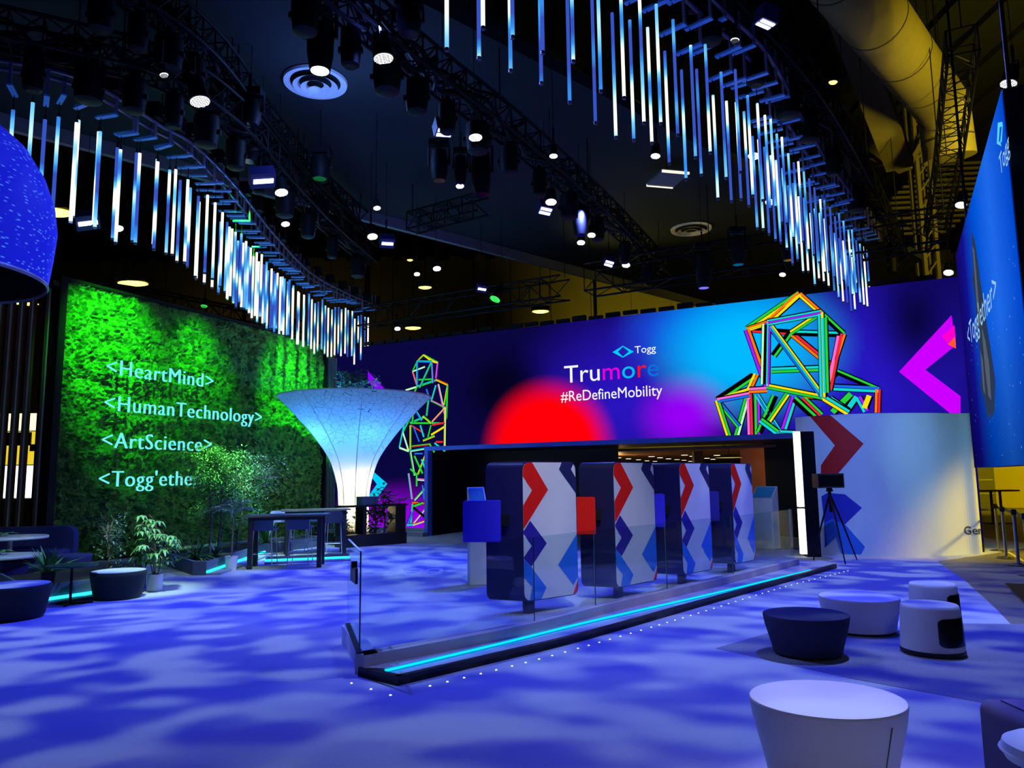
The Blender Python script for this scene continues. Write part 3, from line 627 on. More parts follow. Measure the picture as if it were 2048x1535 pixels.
mid = [(f + b_)/2 for f, b_ in zip(front, back)]
cuts = [0, 7, 11, 15, 19, 24]
GH_ = 1.06
EDGE = paint('glass_edge', (0.02, 0.06, 0.06), 0.15, 0, 0.05)
for k in range(5):
    a, b_ = mid[cuts[k]], mid[cuts[k+1]]
    d = (b_-a).normalized()
    o = MB().bar(a + d*0.012 + V((0,0,(ph+GH_)/2)), b_ - d*0.012 + V((0,0,(ph+GH_)/2)), 0.016, GH_-ph).build('glass_pane', GLASS, bar_t, smooth=False)
    MB().bar(a + V((0,0,ph)), a + V((0,0,GH_)), 0.022, 0.010).build('edge_seam', EDGE, o, smooth=False)
lp0 = mid[0]; lp1 = front[0] + left_d*ln + inn*0.07
o = MB().bar(lp0 + V((0,0,(ph+GH_)/2)), lp1 + V((0,0,(ph+GH_)/2)), 0.016, GH_-ph).build('glass_pane', GLASS, bar_t, smooth=False)
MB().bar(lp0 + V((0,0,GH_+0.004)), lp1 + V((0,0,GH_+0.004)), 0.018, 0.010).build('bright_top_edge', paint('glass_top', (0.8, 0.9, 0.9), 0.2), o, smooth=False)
MB().bar(lp0 + V((0,0,ph+0.006)), lp1 + V((0,0,ph+0.006)), 0.05, 0.012).build('clamp_rail', BLACK, o, smooth=False)
hp = onp(708, 1148, lp0, lnrm)
tg = thing('hanging_tag', hp, 'small dark sign clipped on the end pane of the glass barrier', 'sign')
MB().obox(hp, left_d*0.16, lnrm*0.012, V((0,0,0.07))).build('plate', paint('dark_tag', (0.01, 0.01, 0.02), 0.4), tg, smooth=False)
MB().obox(hp + V((0,0,0.09)) , left_d*0.03, lnrm*0.025, V((0,0,0.03))).build('clip', BLACK, tg, smooth=False)
# platform step with a recessed light strip in front of the plinth
zs = 0.075
fe = [onz(796, 1371), onz(1000, 1322), onz(1178, 1277.5), onz(1446, 1200.5), onz(1674, 1136)]
fe = spline([V((p.x, p.y, 0)) for p in fe], 6)
le = [onz(769, 1338, zs), onz(1000, 1284, zs), onz(1180, 1240, zs), onz(1446, 1180, zs), onz(1620, 1138, zs)]
le = spline([V((p.x, p.y, 0)) for p in le], 6)
tip = onz(716, 1352); tip = V((tip.x, tip.y, 0))
step = thing('platform_step', tip, 'long low platform step with a cyan light strip in front of the glass barrier', 'platform')
pb = [front[0] + V((0.02, -0.02, 0))] + [p for p in front[1:]]
mb = MB(); poly = [tip] + fe + [V((front[-1].x, front[-1].y, 0))] + [p + (fe[min(i, len(fe)-1)]-p)*0.015 for i, p in reversed(list(enumerate(front)))][1:]
from mathutils.geometry import tessellate_polygon
tris = tessellate_polygon([[V((p.x, p.y, 0)) for p in poly]])
n_ = len(poly)
mb.add([V((p.x, p.y, zs-0.03)) for p in poly], [tuple(t) for t in tris], 0)
mb.add([V((p.x, p.y, 0)) for p in poly] + [V((p.x, p.y, zs-0.03)) for p in poly], [(i, (i+1) % n_, n_+(i+1) % n_, n_+i) for i in range(n_)], 1)
STEPTOP = paint('step_top', (0.42, 0.42, 0.50), 0.5); STEPBLK = paint('step_black', (0.008, 0.008, 0.012), 0.4)
mb.build('deck', [STEPTOP, STEPBLK], step, smooth=False)
# raised back ledge between plinth and light strip
mb = MB(); led = [p for p in le]
for i in range(len(led)-1):
    a, b_ = led[i], led[i+1]; fa, fb = front[min(i, len(front)-1)] , front[min(i+1, len(front)-1)]
    fa2, fb2 = fa + (a-fa)*0.03, fb + (b_-fb)*0.03
    mb.add([a, b_, fb2, fa2] + [V((q.x, q.y, zs+0.01)) for q in (a, b_, fb2, fa2)], [(4,5,6,7), (0,1,5,4)] + ([(3,0,4,7)] if i == 0 else []) + ([(1,2,6,5)] if i == len(led)-2 else []))
mb.build('back_ledge', paint('ledge_grey', (0.45, 0.45, 0.52), 0.5), step, smooth=False, fix=False)
mb = MB()
for i in range(len(led)-1):
    a, b_ = led[i], led[i+1]; d = (b_-a).normalized(); n2 = V((d.y, -d.x, 0))
    mb.bar(a + n2*0.014 + V((0,0,zs-0.008)), b_ + n2*0.014 + V((0,0,zs-0.008)), 0.022, 0.014)
mb.build('light_strip', glow('strip_cyan', (0.0, 0.40, 1.0), 2.4), step, smooth=False)
mb = MB(); rim = [tip] + fe
for i in range(len(rim)-1):
    a, b_ = rim[i], rim[i+1]; d = (b_-a).normalized(); n2 = V((-d.y, d.x, 0)); 
    mb.bar(a + n2*0.03 + V((0,0,zs/2)), b_ + n2*0.03 + V((0,0,zs/2)), 0.06, zs)
mb.build('front_rim', STEPBLK, step, smooth=False)
mb = MB()
for i in range(2, len(back)-1):
    mb.bar(back[i] + (back[i]-front[i])*0.15 + V((0,0,0.03)), back[i+1] + (back[i+1]-front[i+1])*0.15 + V((0,0,0.03)), 0.02, 0.02)
mb.build('rear_strip', glow('strip_blue', (0.02, 0.20, 1.0), 1.0), bar_t, smooth=False)
# bright reflections along the platform, put in as small glowing discs
GLINT = glow('glint_white', (0.75, 0.85, 1.0), 1.6)
sd = [onz(703, 1366), onz(742, 1378), onz(781, 1390)]
line = spline([onz(860, 1371.5), onz(1100, 1312), onz(1350, 1240), onz(1560, 1176), onz(1703, 1139.5)], 60)
acc = 0; last = line[0]; pts = [line[0]]
for p in line[1:]:
    acc += (p-last).length; last = p
    if acc >= 0.17: pts.append(p); acc = 0
for i, p in enumerate(sd + pts):
    o = MB().lathe([(0.010, 0.0), (0.010, 0.005), (0.006, 0.008)], 8, p, cap0=True).build('floor_glint', GLINT, origin=p)
    tag(o, 'tiny white floor glint in the dotted line, %s from its left end' % ordinal(i+1), 'floor light', 'dotted floor glints along the platform')
# ================================================================== info stands behind the totems
def info_stand(px, py, wpx, hgt, lbl, yaw):
    b_ = onz(px, py); wd = wpx/F*b_.y
    t = thing('info_stand', b_, lbl, 'info stand', 'white info stands with slanted tops')
    ex = V((math.cos(yaw), math.sin(yaw), 0)); ey = V((-ex.y, ex.x, 0))
    pts = [b_ - ey*0.16 + V((0,0,0.02)), b_ - ey*0.16 + V((0,0,hgt-0.28)), b_ + ey*0.16 + V((0,0,hgt)), b_ + ey*0.16 + V((0,0,0.02))]
    MB().extrude([p - ex*wd/2 for p in pts], ex*wd).build('body', paint('stand_white', (0.62, 0.68, 0.74), 0.4), t, smooth=False)
    sl_ = (pts[2]-pts[1]).normalized(); nn = ex.cross(sl_)
    c_ = (pts[1]+pts[2])/2 + nn*0.008
    MB().obox(c_, ex*(wd*0.42), sl_*0.17, nn*0.008).build('touch_screen', paint('stand_screen', (0.05, 0.25, 0.55), 0.15), t, smooth=False)
    MB().obox(b_ + V((0,0,0.01)), ex*(wd*0.55), ey*0.20, V((0,0,0.01))).build('base_plate', STEEL, t, smooth=False)
info_stand(955, 1168, 34, 1.55, 'white info stand with slanted top, half hidden behind the nearest totem', 0.2)
info_stand(1534, 1097, 44, 1.42, 'white info stand with slanted top, beside the dark opening', -0.75)
# ================================================================== curved printed partition
cw = spline([onz(1606, 1106), onz(1640, 1109), onz(1720, 1112.5), onz(1800, 1113), onz(1880, 1111), onz(1935, 1108), V((9.72, 15.9, 0)), V((9.95, 16.5, 0)), V((10.0, 17.3, 0))], 8)
cw = [V((p.x, p.y, 0)) for p in cw]; CH = 2.93
cl = [0.0]
for i in range(1, len(cw)): cl.append(cl[-1] + (cw[i]-cw[i-1]).length)
cp = thing('curved_partition', (cw[8].x, cw[8].y, 0), 'white curved partition with red and blue chevrons beside the blue hanging screen', 'partition')
def cn(i):
    d = (cw[min(i+1, len(cw)-1)] - cw[max(i-1, 0)]).normalized(); return V((d.y, -d.x, 0))
inner = [p - cn(i)*0.18 for i, p in enumerate(cw)]
mb = MB()
for i in range(len(cw)-1):
    mb.add([cw[i], cw[i+1], inner[i+1], inner[i]] + [q + V((0,0,CH)) for q in (cw[i], cw[i+1], inner[i+1], inner[i])],
           [(0,1,5,4), (4,5,6,7), (2,3,7,6)] + ([(3,0,4,7)] if i == 0 else []) + ([(1,2,6,5)] if i == len(cw)-2 else []))
mb.build('shell', paint('partition_white', (0.66, 0.70, 0.72), 0.5, 0, 0.02), cp, fix=False)
def on_cw(px, py):
    d = ray(px, py); best = None
    for i in range(len(cw)-1):
        a, b_ = cw[i], cw[i+1]; det = d.x*(b_.y-a.y) - d.y*(b_.x-a.x)
        if abs(det) < 1e-9: continue
        t = (a.x*(b_.y-a.y) - a.y*(b_.x-a.x))/det; q = E + d*t; s_ = (q - a).dot((b_-a))/((b_-a).length**2)
        if -0.02 <= s_ <= 1.02 and t > 0 and (best is None or t < best[0]): best = (t, cl[i] + s_*(cl[i+1]-cl[i]), q.z)
    return best[1], best[2]
def cw_at(s_, z, d):
    for i in range(len(cw)-1):
        if cl[i+1] >= s_ or i == len(cw)-2:
            k = (s_-cl[i])/(cl[i+1]-cl[i]); n1 = cn(i)*(1-k) + cn(i+1)*k
            return cw[i]*(1-k) + cw[i+1]*k + V((0,0,z)) + n1.normalized()*d
def wrap(polys, name, mats, parent, d=0.006):
    mb = MB()
    for pl, m in polys:
        for tri in tri_art(pl):
            for i in range(len(cw)-1):
                c = clip(clip(tri, -1, 0, -cl[i]), 1, 0, cl[i+1])
                if len(c) >= 3: mb.poly([cw_at(x, min(max(y, 0.0), CH), d) for x, y in c], m)
    return mb.build(name, mats, parent, smooth=False, fix=False)
CWp = lambda *pts: [on_cw(*q) for q in pts]
wrap([(CWp((1620, 832), (1660, 829), (1727, 887), (1664, 961), (1642, 963), (1642, 930), (1670, 890)), 0)], 'red_chevron', [paint('partition_red', (0.60, 0.012, 0.010), 0.45)], cp)
wrap([(CWp((1643, 992), (1655, 985), (1690, 988), (1724, 1015), (1688, 1050), (1650, 1095), (1648, 1040)), 0)], 'indigo_chevron', [paint('partition_indigo', (0.03, 0.035, 0.42), 0.45)], cp)
wrap([(CWp((1650, 1045), (1665, 1037), (1692, 1050), (1730, 1093), (1722, 1108), (1682, 1106), (1672, 1073), (1655, 1090)), 0)], 'blue_chevron', [paint('partition_blue', (0.03, 0.16, 0.62), 0.45)], cp, 0.009)
a = on_cw(1929, 1068)
mb = MB(); vs, fs, w_ = text_poly('Gem', 1.0, 0.01); sc = 0.17/0.72
mb.add([cw_at(min(a[0] + x*sc, cl[-1]), a[1] + y*sc, 0.008) for x, y in vs], fs)
mb.build('dark_lettering', paint('lettering_dark', (0.02, 0.02, 0.02), 0.6), cp, smooth=False, fix=False)
# lit column at its end, beside the dark opening
lc = onz(1613, 1113); top = V((lc.x, lc.y, 2.55))
lt = thing('light_column', lc, 'black column with a full height white light strip beside the tripod camera', 'light column')
MB().box((lc.x-0.0, lc.y-0.05, 0), (lc.x+0.29, lc.y+0.10, 2.58)).build('casing', paint('column_black', (0.006, 0.006, 0.007), 0.3), lt, smooth=False)
WL = glow('strip_white', (1.0, 0.98, 0.86), 2.2)
for z0, z1 in ((0.06, 0.98), (1.02, 2.58)):
    MB().box((lc.x-0.11, lc.y-0.06, z0), (lc.x-0.001, lc.y+0.06, z1)).build('light_strip', WL, lt, smooth=False)
MB().box((lc.x-0.10, lc.y-0.05, 0.985), (lc.x-0.002, lc.y+0.05, 1.015)).build('strip_joint', BLACK, lt, smooth=False)
# ================================================================== camera on tripod
tc_ = onz(1668, 1123); tr = thing('tripod_camera', tc_, 'boxy black camera with screen on a tall black tripod before the partition', 'tripod camera')
hd = tc_ + V((0, 0, 1.30)); 
for q in (onz(1627, 1121), onz(1691, 1129), onz(1714, 1120)):
    q = V((q.x, q.y, 0)); MB().pipe([q + V((0,0,0.012)), (q + hd)/2 + V((0,0,0.05)), hd], [0.012, 0.018, 0.022]).build('leg', BLACK, tr)
MB().cyl(hd - V((0,0,0.35)), hd + V((0,0,0.08)), 0.03).build('centre_column', BLACK, tr)
MB().cyl(hd + V((0,0,0.05)), hd + V((0,0,0.12)), 0.07, 0.05).build('head', BLACK, tr)
o = MB().box((hd.x-0.27, hd.y-0.14, hd.z+0.12), (hd.x+0.24, hd.y+0.14, hd.z+0.40)).build('camera_body', paint('camera_grey', (0.03, 0.03, 0.03), 0.4), tr, smooth=False)
MB().box((hd.x-0.25, hd.y-0.152, hd.z+0.15), (hd.x+0.22, hd.y-0.141, hd.z+0.37)).build('screen', paint('camera_screen', (0.005, 0.005, 0.005), 0.1), o, smooth=False)
MB().box((hd.x-0.20, hd.y-0.16, hd.z+0.125), (hd.x+0.2, hd.y-0.142, hd.z+0.148)).build('trim', STEEL, o, smooth=False)
# ================================================================== rope barrier posts
def post(p, lbl, mat, grp):
    t = thing('barrier_post', p, lbl, 'barrier post', grp)
    MB().lathe([(0.17, 0.0), (0.17, 0.012), (0.05, 0.03), (0.028, 0.04)], 20, p).build('base', STEEL, t)
    MB().cyl(p + V((0,0,0.035)), p + V((0,0,0.93)), 0.03, n=14).build('pole', mat, t)
    MB().cyl(p + V((0,0,0.90)), p + V((0,0,1.0)), 0.042, n=14).build('belt_head', BLACK, t)
    return t
POLE = paint('post_chrome', (0.35, 0.35, 0.40), 0.25, 0.9)
pp = [onz(1998, 1101), onz(2013, 1115), onz(2037, 1129), onz(2060, 1149)]
for q, lb in zip(pp, ('farthest barrier post of the row by the yellow wall', 'second farthest barrier post of the row by the yellow wall', 'third barrier post of the row, beside the carpet edge', 'nearest barrier post of the row, cut by the picture edge')):
    post(q, lb, POLE, 'barrier posts along the carpet edge')
for a, b_, lb in ((0, 1, 'far'), (1, 2, 'middle'), (2, 3, 'near')):
    q = (pp[a]+pp[b_])/2 + V((0,0,0.95))
    o = MB().bar(pp[a] + V((0.045,0,0.95)), pp[b_] + V((-0.045,0,0.95)), 0.004, 0.05).build('barrier_belt', BLACK, origin=q, smooth=False)
    tag(o, 'black belt strung between the barrier posts, %s one of three' % lb, 'barrier belt', 'belts between the barrier posts')
o = post(onz(1584, 1097), 'lone pale barrier post in front of the dark opening', paint('post_pale', (0.5, 0.55, 0.58), 0.35), None)
# ================================================================== poufs on the right
POUFW = paint('pouf_white', (0.72, 0.71, 0.72), 0.55, 0, 0.02, 3, 0.3, 0.05, 90); POUFD = paint('pouf_slate', (0.035, 0.038, 0.085), 0.9, 0, 0.1, 8, 0.3, 0.2, 120)
FOOT = paint('foot_black', (0.004, 0.004, 0.005), 0.5)
def pouf(c, rx, ry, h, taper, mat, lbl, yaw=0.0, cat='pouf', grp=None, seam=True, dish=0.0):
    c = V((c.x, c.y, 0)); t = thing('pouf', c, lbl, cat, grp)
    prof = [(taper, 0.03), (taper + 0.004, 0.05)] + [(taper + (1-taper)*k/6, 0.05 + (h-0.10)*k/6) for k in range(1, 6)] + [(1.0, h-0.02), (1.0, h-0.010), (0.992, h-0.002), (0.975, h)]
    mb = MB(); mb.lathe(prof, 56, c, rx, ry, cap1=False); mb.build('side_upholstery', mat, t)
    mb = MB(); mb.lathe([(0.975, h), (0.93, h+0.003), (0.6, h+0.008-dish*0.4), (0.25, h+0.01-dish), (0.0, h+0.01-dish)], 56, c, rx, ry, cap0=False, cap1=False); mb.build('seat_top', mat, t)
    MB().lathe([(taper*0.94, 0.0), (taper*0.94, 0.031)], 40, c, rx, ry).build('base', FOOT, t)
    if seam:
        a = R(-62); pts = [c + V((math.cos(a)*rx*(taper+(1-taper)*k)*1.001, math.sin(a)*ry*(taper+(1-taper)*k)*1.001, 0.06 + (h-0.12)*k)) for k in (0, 0.25, 0.5, 0.75, 1.0)]
        MB().pipe(pts, 0.004, 5).build('seam', paint('seam_grey', (0.12, 0.12, 0.10), 0.8), t)
    for ch in t.children: pass
    t.rotation_euler.z = yaw
    return t
pouf(onz(1653, 1394, 0.45), 0.42, 0.38, 0.45, 0.80, POUFW, 'large white pouf with a side seam, nearest to the viewer', 0.0, dish=0.012)
pouf(onz(1611, 1226, 0.375), 0.395, 0.38, 0.375, 0.80, POUFD, 'dark slate pouf between the platform step and the white bin', 0.2, seam=False)
pouf(onz(1717, 1191, 0.37), 0.41, 0.405, 0.37, 0.87, POUFW, 'white pouf behind the dark slate pouf', 0.0, seam=False)
def bin_seat(c, r, h, lbl, faceyaw):
    c = V((c.x, c.y, 0)); t = thing('charging_stool', c, lbl, 'stool', 'white drum stools with black window')
    mb = MB(); mb.lathe([(r*1.03, 0.05), (r*1.035, 0.08), (r*0.99, h*0.6), (r*0.95, h-0.03), (r*0.93, h-0.008), (r*0.90, h)], 56, c, cap1=False); mb.build('drum', POUFW, t)
    MB().lathe([(r*0.90, h), (r*0.5, h+0.004), (0.0, h+0.004)], 48, c, cap0=False, cap1=False).build('seat_top', paint('stool_top', (0.5, 0.5, 0.56), 0.5), t)
    MB().lathe([(r*1.0, 0.0), (r*1.05, 0.015), (r*1.05, 0.045), (r*0.98, 0.051)], 48, c).build('base', FOOT, t)
    mb = MB(); vs = []; fs = []; nx, nz = 16, 10; rc_ = 0.05; hh = (h*0.22, h*0.78)
    outline = rrect(1.0, 1.0, 0.16, 5)
    ctr = []
    for x, y in outline:
        a = faceyaw + (x-0.5)*R(96); rr_ = r*(1.035 - 0.085*((hh[0]+(hh[1]-hh[0])*y)/h)) + 0.006
        ctr.append(c + V((math.cos(a)*rr_, math.sin(a)*rr_, hh[0] + (hh[1]-hh[0])*y)))
    # strip fill across the curved face
    for k in range(24):
        xa, xb = k/24, (k+1)/24; pc = clip(clip(outline, -1, 0, -xa), 1, 0, xb)
        if len(pc) >= 3:
            q = []
            for x, y in pc:
                a = faceyaw + (x-0.5)*R(96); z = hh[0]+(hh[1]-hh[0])*y; rr_ = r*(1.04 - 0.09*(z/h)) + 0.006
                q.append(c + V((math.cos(a)*rr_, math.sin(a)*rr_, z)))
            mb.poly(q)
    mb.build('black_window', paint('window_black', (0.006, 0.006, 0.006), 0.15), t, smooth=False, fix=False)
    return t
bin_seat(onz(1866, 1305), 0.265, 0.455, 'white drum stool with rounded black window beside the dark pouf', R(-58))
bin_seat(onz(1871, 1276) + V((0.42, 0.75, 0)), 0.255, 0.45, 'white drum stool half hidden behind the other drum stool', R(-40))
# bench and chair shell cut by the picture corner
bq = onz(1958, 1398, 0.62)
bn = thing('lounge_block', (bq.x+0.4, bq.y-0.4, 0), 'violet upholstered block in the lower corner beside the white pouf', 'lounge block')
VIO = paint('block_violet', (0.10, 0.085, 0.20), 0.85, 0, 0.1, 8)
mb = MB(); rr = rrect(1.3, 0.60, 0.05, 5)
ax = V((1.0, 0.02, 0)).normalized(); ay = V((-0.02, 1.0, 0))
mb.extrude([V((bq.x, bq.y, 0.0)) + ax*x + V((0,0,0.02+y)) for x, y in rr], -ay*0.75); mb.build('body', VIO, bn)
MB().obox(V((bq.x, bq.y, 0.01)) + ax*0.65 - ay*0.375, ax*0.6, ay*0.33, V((0,0,0.01))).build('base', FOOT, bn, smooth=False)
MB().obox(V((bq.x, bq.y, 0.622)) + ax*0.68 - ay*0.375, ax*0.60, ay*0.34, V((0,0,0.006))).build('top_pad', paint('block_pad', (0.16, 0.14, 0.30), 0.85), bn, smooth=False)
cq = onz(2112, 1535, 0.632)
ct = thing('white_cushion', V((cq.x, cq.y, 0.629)), 'rounded white cushion lying on the violet block, cut by the picture edge', 'cushion')
MB().lathe([(0.10, 0.0), (0.15, 0.02), (0.165, 0.05), (0.155, 0.08), (0.12, 0.10), (0.06, 0.108), (0.0, 0.11)], 40, V((cq.x, cq.y, 0.629)), 1.0, 1.1, cap1=False).build('cover', paint('cushion_white', (0.85, 0.9, 0.95), 0.6), ct)
MB().pipe([V((cq.x + math.cos(2*math.pi*k/32)*0.165, cq.y + math.sin(2*math.pi*k/32)*0.1815, 0.679)) for k in range(33)], 0.005, 5).build('piping', WHITE, ct)
# ================================================================== far right: hall side
yw0, yw1 = onz(1978, 1014), onz(2090, 1016)
YEL = paint('yellow_lit_panel', (0.62, 0.50, 0.03), 0.6, 0, 0.06, 0.5)  # yellow of the hall light put into the panel colour
yp = thing('yellow_lit_partition', yw0, 'tall yellow-lit partition beyond the barrier posts', 'partition')
d = (yw1-yw0).normalized()
for k in range(5):
    a = yw0 + d*(k*2.0); MB().bar(a + d*0.02 + V((0,0,2.5)), a + d*1.98 + V((0,0,2.5)), 0.12, 5.0).build('panel', YEL, yp, smooth=False)
ht = onz(1996, 1046); hb = thing('high_table', ht, 'tall brown bar table before the yellow-lit partition', 'high table')
hw = 0.62
MB().box((ht.x-hw, ht.y-0.3, 1.04), (ht.x+hw, ht.y+0.3, 1.09)).build('tabletop', paint('table_brown', (0.16, 0.05, 0.02), 0.5), hb, smooth=False)
for s_ in (-0.15, 0.15): MB().box((ht.x+s_-0.03, ht.y-0.03, 0), (ht.x+s_+0.03, ht.y+0.03, 1.04)).build('leg', paint('table_brown', (0.16, 0.05, 0.02), 0.5), hb, smooth=False)
MB().box((ht.x-0.35, ht.y-0.25, 0), (ht.x+0.35, ht.y+0.25, 0.02)).build('base', BLACK, hb, smooth=False)
ck = onz(1963, 1020); ca = thing('flight_case', ck, 'dark equipment case standing behind the curved partition', 'case')
MB().box((ck.x-0.6, ck.y, 0.1), (ck.x+0.7, ck.y+0.7, 2.1)).build('body', paint('case_olive', (0.12, 0.11, 0.04), 0.6), ca, smooth=False)
for s_ in (-0.5, 0.6): MB().cyl((ck.x+s_, ck.y+0.05, 0.055), (ck.x+s_, ck.y+0.12, 0.055), 0.055).build('caster', BLACK, ca)
for z_ in (0.7, 1.3): MB().box((ck.x-0.5, ck.y-0.02, z_), (ck.x+0.6, ck.y, z_+0.06)).build('rail', paint('case_trim', (0.3, 0.28, 0.1), 0.5), ca, smooth=False)
o = MB().prism([(q.x, q.y) for q in (onz(1955, 1068), onz(1958, 1068), onz(2060, 1126), onz(2055, 1127))], -0.012, -0.007).build('floor_marking', paint('tape_pale', (0.7, 0.62, 0.3), 0.6), origin=onz(2000, 1096, -0.012), smooth=False)
tag(o, 'pale tape line on the hall floor behind the barrier posts', 'tape line')
# ================================================================== hanging blue screen on the right
nb, nt = ony(2103, 884, 6.6), ony(2003, 178, 6.6)
ft_, fb_ = ony(1915, 540, 12.0), ony(1949, 937, 12.0)
nt = V((nt.x, nt.y, nt.z)); nb = V((nt.x, nt.y, 1.78)); fb_ = V((fb_.x, fb_.y, 1.75)); ft_ = V((fb_.x, fb_.y, nt.z))
hs = thing('hanging_screen', nb, 'tall hanging screen glowing blue at the edge of the stand', 'hanging screen')
hx = (nb - fb_); HW = hx.length; hx = hx.normalized(); hup = V((0,0,1)); hn = V((hx.y, -hx.x, 0))
hx = V((hx.x, hx.y, 0)).normalized(); hn = hx.cross(hup)
if hn.dot(E - nb) < 0: hn = -hn
HH = nt.z - 1.76
def hpt(u, v, d=0.0): return V((fb_.x, fb_.y, 1.76)) + hx*u + hup*v + hn*d
def hang_mat():
    m, N, L, o = new_mat('hanging_picture'); e = N.new('ShaderNodeEmission'); L.new(e.outputs[0], o.inputs[0])
    tc = N.new('ShaderNodeTexCoord'); mp = N.new('ShaderNodeVectorMath'); mp.operation = 'DOT_PRODUCT'; mp.inputs[1].default_value = hx; L.new(tc.outputs['Object'], mp.inputs[0])
    sp = N.new('ShaderNodeSeparateXYZ'); L.new(tc.outputs['Object'], sp.inputs[0])
    rp = N.new('ShaderNodeValToRGB'); mr = N.new('ShaderNodeMapRange'); mr.inputs[1].default_value = -HW; mr.inputs[2].default_value = 0.0; L.new(mp.outputs['Value'], mr.inputs[0]); L.new(mr.outputs[0], rp.inputs[0])
    el = rp.color_ramp.elements; el[0].position = 0.0; el[0].color = (*srgb(16, 6, 96), 1); el[1].position = 1.0; el[1].color = (*srgb(0, 70, 205), 1)
    x = el.new(0.22); x.color = (*srgb(18, 16, 140), 1); x = el.new(0.5); x.color = (*srgb(0, 82, 215), 1); x = el.new(0.75); x.color = (*srgb(30, 105, 232), 1)
    r2 = N.new('ShaderNodeMapRange'); r2.inputs[1].default_value = 0.0; r2.inputs[2].default_value = 1.6; r2.inputs[3].default_value = 0.45; r2.inputs[4].default_value = 1.0; L.new(sp.outputs[2], r2.inputs[0])
    L.new(rp.outputs[0], e.inputs[0]); L.new(r2.outputs[0], e.inputs[1]); return m
MB().poly([hpt(0.0, 0), hpt(HW, 0), hpt(HW, HH), hpt(0.0, HH)]).build('screen_face', hang_mat(), hs, smooth=False, fix=False)
MB().obox(hpt(HW/2, HH/2, -0.16), hx*(HW/2+0.004), hn*0.15, hup*(HH/2)).build('cabinet_back', paint('cabinet_navy', (0.006, 0.006, 0.02), 0.5), hs, smooth=False)
def huv(px, py):
    q = onp(px, py, hpt(0, 0), hn) - hpt(0, 0); return q.dot(hx), q.z
def hpic(polys, name, mats, d=0.006):
    mb = MB()
    for pl, m in polys: mb.poly([hpt(*huv(*q), d) for q in pl], m)
    return mb.build(name, mats, hs, smooth=False, fix=False)
hpic([([(1997, 245), (2006, 243), (2006, 252), (2001, 254)], 0), ([(2006, 243), (2007, 250), (2005, 285), (2002, 282)], 0), ([(1995, 287), (2002, 282), (2004, 292)], 0), ([(1997, 245), (2001, 254), (1999, 284), (1995, 287)], 0)], 'diamond_emblem', [glow('px_sky', srgb(90, 210, 250))])
hpic([([(1944, 462), (1950, 478), (1956, 515), (1962, 560), (1975, 650), (1983, 700), (1992, 760), (1990, 822), (1985, 838), (1981, 826), (1977, 840), (1970, 800), (1962, 772), (1964, 740), (1958, 680), (1954, 640), (1952, 600), (1946, 560), (1947, 530)], 0)], 'rock_figure', [glow('px_rock', srgb(40, 56, 84), 1.0)])
hpic([([(1946, 490), (1950, 500), (1955, 560), (1962, 640), (1960, 660), (1955, 610)], 0), ([(1964, 650), (1972, 680), (1980, 730), (1984, 800), (1978, 790), (1972, 740)], 0), ([(1962, 700), (1967, 720), (1972, 790), (1968, 780)], 0)], 'rock_light_side', [glow('px_rock2', srgb(84, 92, 104), 1.0)], 0.008)
for (l, r_, zz, tx, hh_) in (((2002, 336), (2024, 316), 0, 'Togg', 0.20), ((1939, 700), (1996, 590), 0, "<Togg'ether>", 0.34)):
    a, b_ = huv(*l), huv(*r_); mb = MB()
    put_text(mb, tx, hpt(a[0], (a[1]+b_[1])/2, 0.010), hx, hup, width=max(0.3, b_[0]-a[0]), height=hh_)
    mb.build('lettering', glow('px_pale', srgb(150, 200, 240)), hs, smooth=False, fix=False)
rn = random.Random(5); mb = MB()
for k in range(70):
    u, v = rn.uniform(0.5, HW-0.1), rn.uniform(0.1, HH*0.6); s_ = rn.uniform(0.006, 0.016)
    mb.poly([hpt(u-s_, v, 0.004), hpt(u, v-s_, 0.004), hpt(u+s_, v, 0.004), hpt(u, v+s_, 0.004)])
mb.build('star_pattern', glow('px_star', srgb(120, 180, 240)), hs, smooth=False, fix=False)
for u in (0.5, HW-0.6): MB().cyl(hpt(u, HH, -0.15), V((hpt(u, HH, -0.15).x, hpt(u, HH, -0.15).y, roof_z(hpt(u, HH, -0.15).x, hpt(u, HH, -0.15).y))), 0.02).build('hoist_cable', TRUSS, hs)
